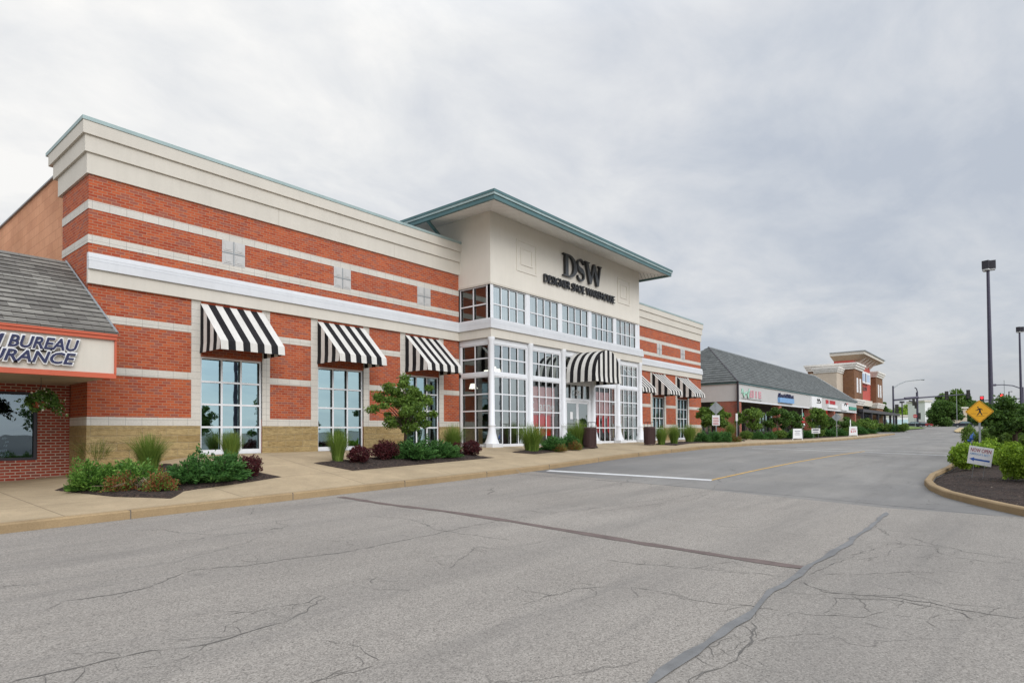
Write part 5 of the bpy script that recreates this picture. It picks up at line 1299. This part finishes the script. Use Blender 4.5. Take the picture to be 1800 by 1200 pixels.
# ================================================================ STREET FURNITURE
def bin_(px, py, lab):
    g = G(px, py); root = empty('litter_bin', tuple(g), lab, 'litter bin', 'brown litter bins by the entrance')
    x, y, z = g; mb = MB(); n = 28
    mb.lathe((x, y, z), [(.27, .03), (.27, .10), (.275, .12), (.275, .80), (.29, .82), (.29, .90), (.24, .92), (.24, .80), (.1, .5)], 28)
    for k in range(n): t_ = 2*math.pi*k/n; mb.obox((x+.283*math.cos(t_), y+.283*math.sin(t_), 0), (-math.sin(t_), math.cos(t_)), .018, .009, z+.12, z+.80)
    mb.build('body', M['canbrown'], root)
    mb = MB()
    for k in range(4): t_ = math.pi/4+k*math.pi/2; mb.tube([(x+.26*math.cos(t_), y+.26*math.sin(t_), z+.86), (x+.26*math.cos(t_), y+.26*math.sin(t_), z+1.13)], .010, 6)
    mb.tube([(x+.26*math.cos(t_), y+.26*math.sin(t_), z+1.13) for t_ in np.linspace(0, 2*math.pi, 17)], .012, 6, cap=False)
    mb.build('rain_ring', M['black'], root)
bin_(1037, 787.5, 'brown slatted litter bin beside the planted bed before the doors'); bin_(1142, 782, 'brown slatted litter bin standing alone right of the tower')

def face_basis(p):   # facing the camera-ish horizontally
    d = Vector((-p[0], -p[1], 0)).normalized(); return d, Vector((-d.y, d.x, 0))   # normal, right (as seen from the camera)
def plane_place(c, nrm, rt, tilt=0.0):
    def f(u, v, d): 
        uu = u*math.cos(tilt)-v*math.sin(tilt); vv = u*math.sin(tilt)+v*math.cos(tilt)
        p = Vector(c)+rt*uu+Vector((0, 0, vv))+nrm*d; return (p.x, p.y, p.z)
    return f
def rectp(w_, h_): return [(-w_/2, -h_/2), (w_/2, -h_/2), (w_/2, h_/2), (-w_/2, h_/2)]
def rrect(w_, h_, r_, n=4):
    P_ = []
    for cx_, cy_, a0 in ((w_/2-r_, -h_/2+r_, -90), (w_/2-r_, h_/2-r_, 0), (-w_/2+r_, h_/2-r_, 90), (-w_/2+r_, -h_/2+r_, 180)):
        P_ += [(cx_+r_*math.cos(math.radians(a0+90*i/n)), cy_+r_*math.sin(math.radians(a0+90*i/n))) for i in range(n+1)]
    return P_
def rot45(P_, s=1): k = math.sqrt(.5); return [((x-y)*k*s, (x+y)*k*s) for x, y in P_]
# pedestrian crossing sign
c = PT(1721.5, 723, 23.6); nr, rt = face_basis(c); zg = road_z(c.x, c.y)+.15
ps = empty('crossing_sign', (c.x, c.y, zg), 'yellow diamond pedestrian crossing sign on a grey post in the island', 'road sign')
mb = MB(); bc = Vector(c)-nr*.04; mb.obox((bc.x, bc.y, 0), rt, .035, .03, zg-.1, c.z+.38); mb.build('post', M['galv'], ps)
f = plane_place(c, nr, rt); mb = MB(); mb.prism(rot45(rrect(.64, .64, .045)), f, -.004, .004, 0)
for i in range(4): pass
pl = mb.build('sign_plate', M['yellow'], ps)
mb = MB(); outer = rot45(rrect(.605, .605, .04)); inner = rot45(rrect(.58, .58, .03))
nO = len(outer); mb.add([f(u, v, .0055) for u, v in outer]+[f(u, v, .0055) for u, v in inner], [(i, (i+1) % nO, nO+(i+1) % nO, nO+i) for i in range(nO)])
def flat(mb, P_, d=.0065): 
    tr = tessellate_polygon([[Vector((u, v, 0)) for u, v in P_]]); mb.add([f(u, v, d) for u, v in P_], [tuple(t) for t in tr])
k = .0208*1.05*.84
def Q(L_): return [((x-922)/1125*100*.9*k*.98, (500-y)/1125*100*.9*k*.98) for x, y in L_]
flat(mb, Q([(890, 365), (905, 370), (912, 383), (905, 395), (890, 398), (878, 390), (875, 375)]))
flat(mb, Q([(900, 408), (940, 410), (985, 430), (992, 470), (980, 480), (972, 445), (950, 435), (955, 490), (935, 505), (915, 505), (912, 445), (885, 468), (838, 472), (836, 462), (875, 452)]))
flat(mb, Q([(918, 500), (955, 488), (958, 520), (992, 595), (968, 598), (935, 530), (885, 598), (862, 592), (905, 535)]))
flat(mb, Q([(730, 550), (848, 550), (848, 556), (730, 556)])); flat(mb, Q([(990, 546), (1100, 546), (1100, 552), (990, 552)])); flat(mb, Q([(845, 620), (1030, 620), (1030, 627), (845, 627)]))
mb.build('walking_symbol', M['black'], pl)
# yard sign
g = G(1716, 848); g.z = road_z(g.x, g.y)+.14; nr, rt = face_basis(g); nr = (nr+rt*-.45).normalized(); rt = Vector((-nr.y, nr.x, 0))
ys_ = empty('yard_sign', tuple(g), 'tilted white now open yard sign on wire legs in the island mulch', 'yard sign'); t = depth(g)
ctr = PT(1723, 801, t); f = plane_place((ctr.x, ctr.y, ctr.z), nr, rt, math.radians(-9))
SW, SH = .62, .53
mb = MB(); mb.prism(rectp(SW, SH), f, -.004, .004); bd = mb.build('sign_board', M['signwhite'], ys_)
mb = MB(); text_fit(mb, 'NOW OPEN', -.26, .265, .10, .205, lambda x, z, d: f(x, z, .006+d), .001, .012, .05); mb.build('sign_wording', simple('dark_red_print', (.30, .03, .05), .5), bd)
mb = MB(); text_fit(mb, "AMERICA'S BEST", -.27, .24, .01, .07, lambda x, z, d: f(x, z, .006+d), .001, .004); mb.build('sign_wording', M['lightblue'], bd)
mb = MB(); flat(mb, [(-.26, -.12), (-.14, -.06), (-.14, -.095), (.26, -.095), (.26, -.145), (-.14, -.145), (-.14, -.18)], .007); mb.build('arrow', M['signblue'], bd)
mb = MB()
for u in (-.13, .15): a_ = Vector(f(u, -SH/2, 0)); b_ = Vector((a_.x, a_.y, 0))-rt*.06; mb.tube([a_+Vector((0, 0, .1)), a_, (b_.x, b_.y, g.z-.05)], .006, 6)
mb.build('leg', M['galv'], ys_)
# hydrant
g = G(1711, 794); hz_ = road_z(g.x, g.y)+.13; hy = empty('fire_hydrant', (g.x, g.y, hz_), 'blue fire hydrant with white lower cap among the island shrubs', 'hydrant')
mb = MB(); mb.lathe((g.x, g.y, hz_), [(.17, 0), (.17, .04), (.11, .05), (.11, .50), (.15, .51), (.15, .56), (.12, .58), (.11, .66), (.07, .74), (.03, .77), (.03, .83)], 16)
mb.tube([(g.x, g.y-.22, hz_+.42), (g.x, g.y+.22, hz_+.42)], .055, 10); mb.build('barrel', M['signblue'], hy)
d_ = Vector((-g.x, -g.y, 0)).normalized(); mb = MB(); mb.tube([(g.x, g.y, hz_+.36), (g.x+d_.x*.2, g.y+d_.y*.2, hz_+.36)], .085, 12); mb.build('outlet_cap', M['signwhite'], hy)

def rev_sign(px, py_c, half, Yp, lab, notice=False, base=None):
    c = PY(px, py_c, Yp); t = depth(c); zg = walk_z(c.x, c.y); root = empty('diamond_sign', (c.x, c.y, zg), lab, 'road sign', 'grey backs of diamond signs'); nr, rt = face_basis(c); f_ = plane_place((c.x, c.y, c.z), nr, rt)
    s_ = half*t/F*2/math.sqrt(2); mb = MB(); mb.prism(rot45(rrect(s_, s_, .05)), f_, -.004, .004); mb.build('sign_back', M['galv'], root)
    mb = MB(); b = Vector(c)+nr*.03; mb.obox((b.x, b.y, 0), rt, .028, .022, zg, c.z+half*t/F*.95); mb.build('post', M['galv'], root)
    if notice:
        q = PY(px, 738.5, Yp); fn = plane_place((q.x, q.y, q.z), nr, rt); mb = MB(); W_ = 12.5*t/F; H2 = 18*t/F; mb.prism(rectp(W_, H2), fn, .055, .062); nn = mb.build('notice_plate', M['signwhite'], root, 'white notice with red lines of wording')
        mb = MB()
        for k in range(5): mb.prism([(-W_*.40, H2*(.19-.15*k)), (W_*(.34+.02*(k % 3)), H2*(.19-.15*k)), (W_*(.34+.02*(k % 3)), H2*(.25-.15*k)), (-W_*.40, H2*(.25-.15*k))], fn, .0635, .065)
        mb.build('notice_wording', M['signred'], nn)
rev_sign(1258.5, 717, 11.5, 14.3, 'grey back of a diamond sign above a red and white notice', True)
rev_sign(1470.5, 733, 7.8, 13.4, 'grey back of a diamond sign in the shop row bed')
c = PY(1295, 733, 13.6); zg = walk_z(c.x, c.y); t = depth(c); root = empty('thin_post_sign', (c.x, c.y, zg), 'narrow white sign on a thin post at the end of the store bed', 'post sign'); nr, rt = face_basis(c)
mb = MB(); mb.obox((c.x, c.y, 0), rt, .022, .018, zg, c.z+.25); mb.build('post', M['galv'], root); fn = plane_place((c.x, c.y, c.z), nr, rt); mb = MB(); mb.prism(rectp(3.4*t/F, 13*t/F), fn, .02, .026); mb.build('sign_plate', M['signwhite'], root)
# sandwich boards
def aboard(px, py, w_, h_, Yp, lab, wording, col):
    b = PY(px, py, Yp); zg = walk_z(b.x, b.y); t = depth(b); root = empty('sandwich_board', (b.x, b.y, zg), lab, 'sandwich board'); nr, rt = face_basis(b); W_ = w_*t/F; H2 = h_*t/F
    for s_ in (1, -1):
        def fn(u, v, d, s_=s_): p = Vector((b.x, b.y, zg))+rt*u+Vector((0, 0, v))+nr*(s_*(.28*(1-v/H2)+d)); return (p.x, p.y, p.z)
        mb = MB(); mb.prism([(-W_/2, H2*.14), (W_/2, H2*.14), (W_/2*.92, H2), (-W_/2*.92, H2)], fn, 0, .02)
        for u in (-1, 1): mb.prism([(u*W_/2-.02, 0), (u*W_/2+.02, 0), (u*W_/2+.02, H2*.14), (u*W_/2-.02, H2*.14)], fn, 0, .02)
        bo = mb.build('panel', M['signwhite'], root)
        if s_ == 1:
            mb = MB()
            for s2, z0, z1, xx in wording:
                if s2: text_fit(mb, s2, -W_*xx/2, W_*xx/2, H2*z0, H2*z1, lambda x, z, d: fn(x, z, .022+d), .001, .01)
                else: mb.prism([(-W_*xx/2, H2*z0), (W_*xx/2, H2*z0), (W_*xx/2, H2*z1), (-W_*xx/2, H2*z1)], fn, .0205, .023)
            mb.build('sign_wording', M[col], bo)
aboard(1402, 771, 15, 20, 13.0, 'white sandwich board below the inflatable figure', [('', .76, .80, .6), ('', .63, .66, .45), ('', .54, .56, .6), ('', .44, .46, .5)], 'navy')
aboard(1500, 766, 13, 18, 13.0, 'white sandwich board with a red price on it', [('$29', .38, .64, .62), ('', .74, .79, .5)], 'signred')
# small arrow sign
c = PY(1434, 757, 13.7); zg = walk_z(c.x, c.y); t = depth(c); root = empty('small_arrow_sign', (c.x, c.y, zg), 'small white arrow sign low in the shop row bed', 'yard sign'); nr, rt = face_basis(c); fn = plane_place((c.x, c.y, c.z), nr, rt)
mb = MB(); mb.prism(rectp(13.5*t/F, 9*t/F), fn, 0, .01); bo = mb.build('sign_board', M['signwhite'], root); f = fn; W_ = 13.5*t/F
mb = MB(); mb.prism(rectp(W_*.6, .05), lambda u, v, d: fn(u, v-.12, d+.012), 0, .002); mb.prism(rectp(W_*.7, .09), lambda u, v, d: fn(u, v+.1, d+.012), 0, .002); mb.build('arrow', M['navy'], bo)
mb = MB()
for u in (-.2, .2): p = Vector(fn(u, -4*t/F, 0)); mb.tube([p, (p.x, p.y, zg)], .01, 5)
mb.build('leg', M['galv'], root)
# inflatable / feather figure
c = PY(1411, 770, 14.6); zg = walk_z(c.x, c.y); t = depth(c); root = empty('balloon_pole', (c.x, c.y, zg), 'stack of red, white and green balloons on a pole behind the sandwich board', 'balloons')
mb = MB(); mb.tube([(c.x, c.y, zg), (c.x, c.y, zg+2.6)], .02, 6); mb.build('pole', M['signwhite'], root)
for (py, rr, mt) in ((747, 3.8, 'signwhite'), (741.5, 3.0, 'flower_red'), (736.5, 3.0, 'signred'), (730, 2.0, 'signgreen'), (727, 1.7, 'signgreen')):
    p = PY(1411, py, 14.6); r_ = rr*t/F; mb = MB(); mb.lathe((p.x, p.y, p.z-r_), [(r_*math.sin(a_)+.001, r_-r_*math.cos(a_)) for a_ in np.linspace(0, math.pi, 9)], 12); mb.build('balloon', M[mt] if mt != 'flower_red' else M['signred'], root)
c = PY(1495.5, 764, 13.6); zg = walk_z(c.x, c.y); zt_ = PY(1495.5, 737, 13.6).z; root = empty('banner_pole', (c.x, c.y, zg), 'thin white banner pole behind the priced sandwich board', 'pole')
mb = MB(); mb.tube([(c.x, c.y, zg), (c.x, c.y, zt_)], .035, 6); mb.build('pole', M['signwhite'], root); mb = MB(); mb.box(c.x-.25, c.x+.02, c.y-.01, c.y+.01, zg+.8, zt_-.1); mb.build('banner', M['signwhite'], root)
# hanging red flowers in the mall
c = PY(1447, 726, 17.3); root = empty('hanging_basket', (c.x, c.y, mz0), 'hanging basket of red flowers under the shop row sign band', 'flower basket'); rs = np.random.default_rng(9)
P, d = blob_points(300, rs, (.5, .5, .35), .3, .3, 2); V, Fq = leaf_geo(P, .16, rs, .8); raw_mesh('flowers', V+np.array([0, 0, c.z-mz0]), Fq, M['flower_red'], root); mb = MB(); mb.tube([(c.x, c.y, c.z), (c.x, c.y, mz0)], .015, 5); mb.lathe((c.x, c.y, c.z-.45), [(.15, 0), (.3, .25)], 10); mb.build('basket', M['dark'], root)

# parking lot lamps
def lot_lamp(px, py_head, t, lab, pxb=None):
    top = PT(px, py_head, t); x, y = top.x, top.y; zg = road_z(x, y); root = empty('lot_lamp', (x, y, zg), lab, 'lamp post', 'tall dark parking lot lamps')
    mb = MB(); mb.tube([(x, y, zg), (x, y, top.z)], [.115, .065], 12); mb.lathe((x, y, zg), [(.28, 0), (.28, .7), (.26, .75)], 16, 1); mb.build('pole', [M['polepurple'], M['kerb']], root)
    for a_ in (20, 160, 275):
        d = Vector((math.cos(math.radians(a_)), math.sin(math.radians(a_)), 0)); c2 = Vector((x, y, 0))+d*.17
        mb = MB(); mb.obox((c2.x, c2.y, 0), d, .13, .14, top.z-.10, top.z+.30); mb.obox((c2.x, c2.y, 0), d, .11, .12, top.z-.16, top.z-.102, 1); mb.build('lamp_head', [M['darkmetal'], M['blind']], root)
    return root
lot_lamp(1736.5, 470, 30, 'nearer tall dark parking lot lamp behind the crossing sign')
lot_lamp(1792, 581, 52, 'farther parking lot lamp at the right edge')
lampR = None
q = (19.5, -2.6); root = lot_lamp(900, 0, 5, 'parking lot lamp standing out of view at the right, mirrored in the first window') 
root.location = (18.6, -.9, 0.1)
root.scale = (1.3, 1.3, 2.1)

# traffic signals
def signal(mb_root, p, lit, s_=1.0):
    d = Vector((-p.x, -p.y, 0)).normalized(); rt = Vector((-d.y, d.x, 0)); mb = MB(); mb.obox((p.x, p.y, 0), rt, .22*s_, .16*s_, p.z-.6*s_, p.z+.6*s_)
    h = mb.build('signal_head', M['black'], mb_root)
    for k, z in enumerate((.38, 0, -.38)):
        c = p+d*(.17*s_)+Vector((0, 0, z*s_)); mb = MB(); mb.tube([c, c+d*.03], .15*s_, 10); mb.build('signal_lens', M['redlight'] if (k == 0 and lit) else M['dark'], h)
b = PT(1571, 742, 130); zg = road_z(b.x, b.y); t1 = 130
ts = empty('signal_mast', (b.x, b.y, zg), 'dark traffic signal mast with long arm and curved street light beside the far store', 'traffic signal')
mb = MB(); tp = PT(1571, 678, t1); mb.tube([(b.x, b.y, zg), (b.x, b.y, tp.z)], [.22, .16], 10); mb.build('pole', M['polepurple'], ts)
mb = MB(); mb.tube([PT(1571, 703, t1), PT(1613, 699, t1), PT(1706, 692, t1)], [.19, .16, .10], 8); mb.tube([PT(1590, 700.3, t1), PT(1614, 698.3, t1)], [.28, .28], 8); mb.build('mast_arm', M['polepurple'], ts)
mb = MB(); mb.tube([PT(1571, 681, t1), PT(1580, 675, t1), PT(1592, 670, t1), PT(1608, 668, t1), PT(1620, 667, t1)], .11, 6); mb.tube([PT(1618, 667, t1), PT(1624, 666.6, t1)], [.10, .22], 8); mb.build('street_light', M['galv'], ts)
for px, py, l in ((1664, 695, 0), (1702, 692.5, 0), (1576.5, 718, 0)): signal(ts, PT(px, py, t1-1), l, 1.5)
b = PT(1613, 742, 150); root = empty('signal_pole', (b.x, b.y, road_z(b.x, b.y)), 'second dark signal pole behind the long mast arm', 'traffic signal')
mb = MB(); mb.tube([(b.x, b.y, road_z(b.x, b.y)), (b.x, b.y, PT(1613, 689, 150).z)], .24, 10); mb.tube([PT(1598, 704, 150), PT(1613, 708, 150)], .16, 6); mb.tube([PT(1613, 690, 150), PT(1611, 683, 150), PT(1608, 681, 150)], .12, 6); mb.build('pole', M['polepurple'], root)
for px, py in ((1606, 707), (1610, 712), (1616, 731)): signal(root, PT(px, py, 149), 0, 1.3)
b = PT(1799, 742, 120); root = empty('signal_mast', (b.x, b.y, road_z(b.x, b.y)), 'right hand signal pole with curved light arm at the photo edge', 'traffic signal')
mb = MB(); mb.tube([(b.x, b.y, road_z(b.x, b.y)), (b.x, b.y, PT(1799, 680, 120).z)], .18, 8); mb.tube([PT(1799, 684, 120), PT(1780, 677.5, 120), PT(1762, 676, 120), PT(1748, 676.5, 120)], .1, 6); mb.tube([PT(1750, 676.4, 120), PT(1745, 676.6, 120)], [.25, .2], 6); mb.build('pole', M['polepurple'], root)
mb = MB(); mb.tube([PT(1799, 700, 120), PT(1722, 704, 120)], .12, 6); mb.build('mast_arm', M['polepurple'], root)
signal(root, PT(1726, 704, 119), 1, 1.5); signal(root, PT(1761, 700, 119), 1, 1.5)
for px, py, t_, lab in ((1765, 668, 160, 'thin utility pole behind the island trees'), (1681, 684, 160, 'pale thin pole among the far trees')):
    p = PT(px, py, t_); root = empty('utility_pole', (p.x, p.y, road_z(p.x, p.y)), lab, 'pole'); mb = MB(); mb.tube([(p.x, p.y, road_z(p.x, p.y)), p], .07, 6); mb.build('pole', M['galv'], root)
p = PT(1773.5, 688, 120); root = empty('small_street_light', (p.x, p.y, road_z(p.x, p.y)), 'small box street light above the island trees', 'street light'); mb = MB(); mb.tube([(p.x, p.y, road_z(p.x, p.y)), p, PT(1779, 688, 120)], .1, 6); mb.build('pole', M['darkmetal'], root)
p = PT(1585.5, 708, 140); root = empty('small_street_light', (p.x, p.y, road_z(p.x, p.y)), 'short lamp on a thin pole left of the signal poles', 'street light'); mb = MB(); mb.tube([(p.x, p.y, road_z(p.x, p.y)), p], .12, 6); mb.lathe((p.x, p.y, p.z), [(.5, 0), (.5, .4)], 8); mb.build('pole', M['darkmetal'], root)
# stop sign
c = PT(1608.5, 731, 135); zg = road_z(c.x, c.y); root = empty('stop_sign', (c.x, c.y, zg), 'small red stop sign on the far grass verge', 'road sign'); nr, rt = face_basis(c); fn = plane_place((c.x, c.y, c.z), nr, rt)
mb = MB(); mb.prism([(.42*math.cos(math.radians(22.5+45*i)), .42*math.sin(math.radians(22.5+45*i))) for i in range(8)], fn, 0, .02); pl = mb.build('sign_plate', M['signred'], root); mb = MB(); text_fit(mb, 'STOP', -.3, .3, -.12, .12, lambda x, z, d: fn(x, z, .022+d), .002, .01); mb.build('sign_wording', M['signwhite'], pl)
mb = MB(); mb.tube([(c.x, c.y, zg), (c.x, c.y, c.z)], .05, 6); mb.build('post', M['galv'], root)

# ================================================================ CARS (far)
def car(px, py, t, lab, paint, flip=1, L_=4.6, H_=1.45):
    p = PT(px, py, t); zg = road_z(p.x, p.y)+.02; p = Vector((p.x, p.y, p.z)); base = Vector((p.x, p.y, p.z)); root = empty('parked_car', tuple(base), lab, 'car', 'cars at the far junction')
    d, rt = face_basis(p); rt = rt*flip
    prof = [(-2.25, .35), (-2.28, .65), (-2.1, .86), (-1.25, .95), (-.65, 1.38), (.55, 1.44), (1.35, 1.02), (2.15, .92), (2.28, .6), (2.2, .32)]
    k = L_/4.56; fn = lambda u, v, dd: tuple(base+rt*u*k+Vector((0, 0, v*H_/1.45))+d*dd)
    mb = MB(); mb.prism(prof, fn, -.85, .85); mb.build('body', M[paint], root)
    mb = MB(); mb.prism([(-1.1, .98), (-.6, 1.32), (.5, 1.37), (1.15, 1.02)], fn, -.86, .86); mb.build('side_window', M['glass'], root)
    for u in (-1.4, 1.4):
        mb = MB()
        for s_ in (-.8, .8): a_ = Vector(fn(u, .32, s_-.1)); b_ = Vector(fn(u, .32, s_+.1)); mb.tube([a_, b_], .33, 14); 
        mb.build('wheel', M['black'], root)
        mb = MB(); a_ = Vector(fn(u, .32, .9)); b_ = Vector(fn(u, .32, .93)); mb.tube([a_, b_], .2, 12); mb.build('hubcap', M['galv'], root)
M['carblack'] = simple('black_car_paint', (0.02, 0.022, 0.035), .25); M['carwhite'] = simple('white_car_paint', (.6, .6, .6), .3); M['carred'] = simple('dark_red_car_paint', (.25, .03, .03), .3)
car(1607, 751, 150, 'dark blue car side on behind the grass verge', 'carblack')
car(1622, 750.5, 162, 'dark red car partly behind the dark blue one', 'carred', -1)
car(1697, 751, 140, 'black car side on right of the far median', 'carblack', -1)
car(1670, 749.5, 190, 'white car beneath the round tree', 'carwhite')

# ================================================================ FAR BUILDINGS AND TREES
def fb(px0, px1, py0, py1, t, lab, mat, name='far_building', dep=12):
    a = PT(px0, py0, t); b = PT(px1, py1, t); c = (a+b)/2; zg = road_z(c.x, c.y); root = empty(name, (c.x, c.y, zg), lab, 'building')
    d = CF.copy(); d.z = 0; d.normalize(); r_ = Vector((d.y, -d.x, 0)); hw = (b-a).dot(r_)/2; cc = Vector((c.x, c.y, 0))+d*dep/2
    mb = MB(); mb.obox(cc, r_, hw, dep/2, zg-1, a.z); mb.build('wall', M[mat], root)
    mb = MB(); mb.obox(cc, r_, hw+.3, dep/2+.3, a.z, a.z+.5); mb.build('roof_edge', M['stucco2'], root); return root, d, r_, Vector((c.x, c.y, 0)), hw, a.z, zg
r1 = fb(1548, 1636, 732, 750, 200, 'low white building behind the signal mast', 'signwhite')
mb = MB(); mb.obox(r1[3]-r1[1]*.1, r1[2], r1[4]*.9, .05, r1[6]+.6, r1[6]+2.2); mb.build('window_strip', M['glass'], r1[0])
r2 = fb(1626, 1637, 706, 750, 185, 'tall white wall end left of the round tree', 'signwhite', dep=8)
mb = MB(); mb.obox(r2[3]-r2[1]*.1, r2[2], .5, .06, r2[6], r2[6]+2.2); mb.build('door', M['dark'], r2[0])
r3 = fb(1676, 1700, 718, 750, 190, 'tan shop with a black sign behind the crossing sign', 'tan_stucco')
c = PT(1685.5, 729, 189); nr, rt = face_basis(c); fn = plane_place((c.x, c.y, c.z), nr, rt)
mb = MB(); mb.prism(rectp(12*189/F, 15.5*189/F), fn, .2, .5); bb = mb.build('sign', M['black'], r3[0])
mb = MB(); text_fit(mb, 'us&', -.75, .85, .0, .75, lambda x, z, d: fn(x, z, .52+d), .01, .02); mb.prism(rectp(1.6, .35), lambda u, v, d: fn(u, v-.55, d), .52, .54); mb.build('sign_lettering', M['signwhite'], bb)
r4 = fb(1637, 1676, 742, 750, 210, 'low pale wall glimpsed beneath the round tree', 'tan_stucco')
ft = 'trees beyond the junction'
def ftree(px, top, base, w_, t, lab, lm, sd_, name='broad_tree', n=20, nl=5000):
    b = PT(px, base, t); zt_ = PT(px, top, t).z; zg = road_z(b.x, b.y); h_ = zt_-zg
    make_tree(lab, sd_, (b.x, b.y, zg), h_, w_/2*t/F, h_*.08, lm, n, nl, .07*h_, name=name, tr=.03*h_, group=ft, squash=.95, clump=(.36, .52))
ftree(1659, 699, 748, 46, 165, 'round dark green tree at the end of the road', 'leaf_d', 71, nl=14000, n=34)
for i, (px, top, w_, t, lm, lab) in enumerate(((1683, 686, 40, 230, 'leaf', 'tall light tree right behind the round tree'), (1655, 690, 30, 240, 'leaf', 'light crown peeping above the round tree'), (1703, 690, 26, 235, 'leaf_d', 'sparse tree behind the mast arm end'), (1700, 703, 50, 215, 'leaf_d', 'dark tree above the tan shop'),
    (1730, 708, 46, 210, 'leaf_d', 'dark tree behind the crossing sign'), (1762, 712, 50, 215, 'leaf_d', 'dark tree beyond the island crab apple'), (1796, 710, 44, 215, 'leaf_d', 'dark tree at the right photo edge'), (1578, 712, 36, 225, 'leaf_b', 'bright tree just right of the signal mast'),
    (1602, 711, 36, 228, 'leaf_b', 'bright tree between the two signal poles'), (1620, 713, 26, 232, 'leaf_b', 'bright tree left of the white wall end'), (1560, 716, 24, 220, 'leaf_d', 'tree touching the far store corner'), (1553, 700, 12, 215, 'leaf_d', 'thin conifer behind the far store'))):
    ftree(px, top, 748, w_, t, lab, lm, 80+i, n=20, nl=7000)
vg = 'shrubs at the far end of the pavement'
for i, (px, lab) in enumerate(((1549, 'shrub beside the last canopy post'), (1562, 'shrub left of the signal mast foot'), (1575, 'shrub in front of the signal mast foot'), (1588, 'shrub left of the dark blue car'))): plant('hedge_d' if i % 2 else 'juniper_d', px, 759.5, 16, 14, lab, vg, i)
# across the car park, seen mirrored in the shop windows
for i, (x, y, h_) in enumerate(((10, -46, 8), (22, -50, 9), (34, -44, 7), (48, -52, 9), (64, -48, 8), (-4, -48, 8), (82, -55, 9))):
    make_tree('tree across the car park behind the viewpoint, number %s along from the left' % ['one', 'two', 'three', 'four', 'five', 'six', 'seven'][i], 100+i, (x, y, 0), h_, h_*.42, h_*.2, 'leaf_d', 12, 1800, .4, name='broad_tree', tr=.2, group='trees across the car park')
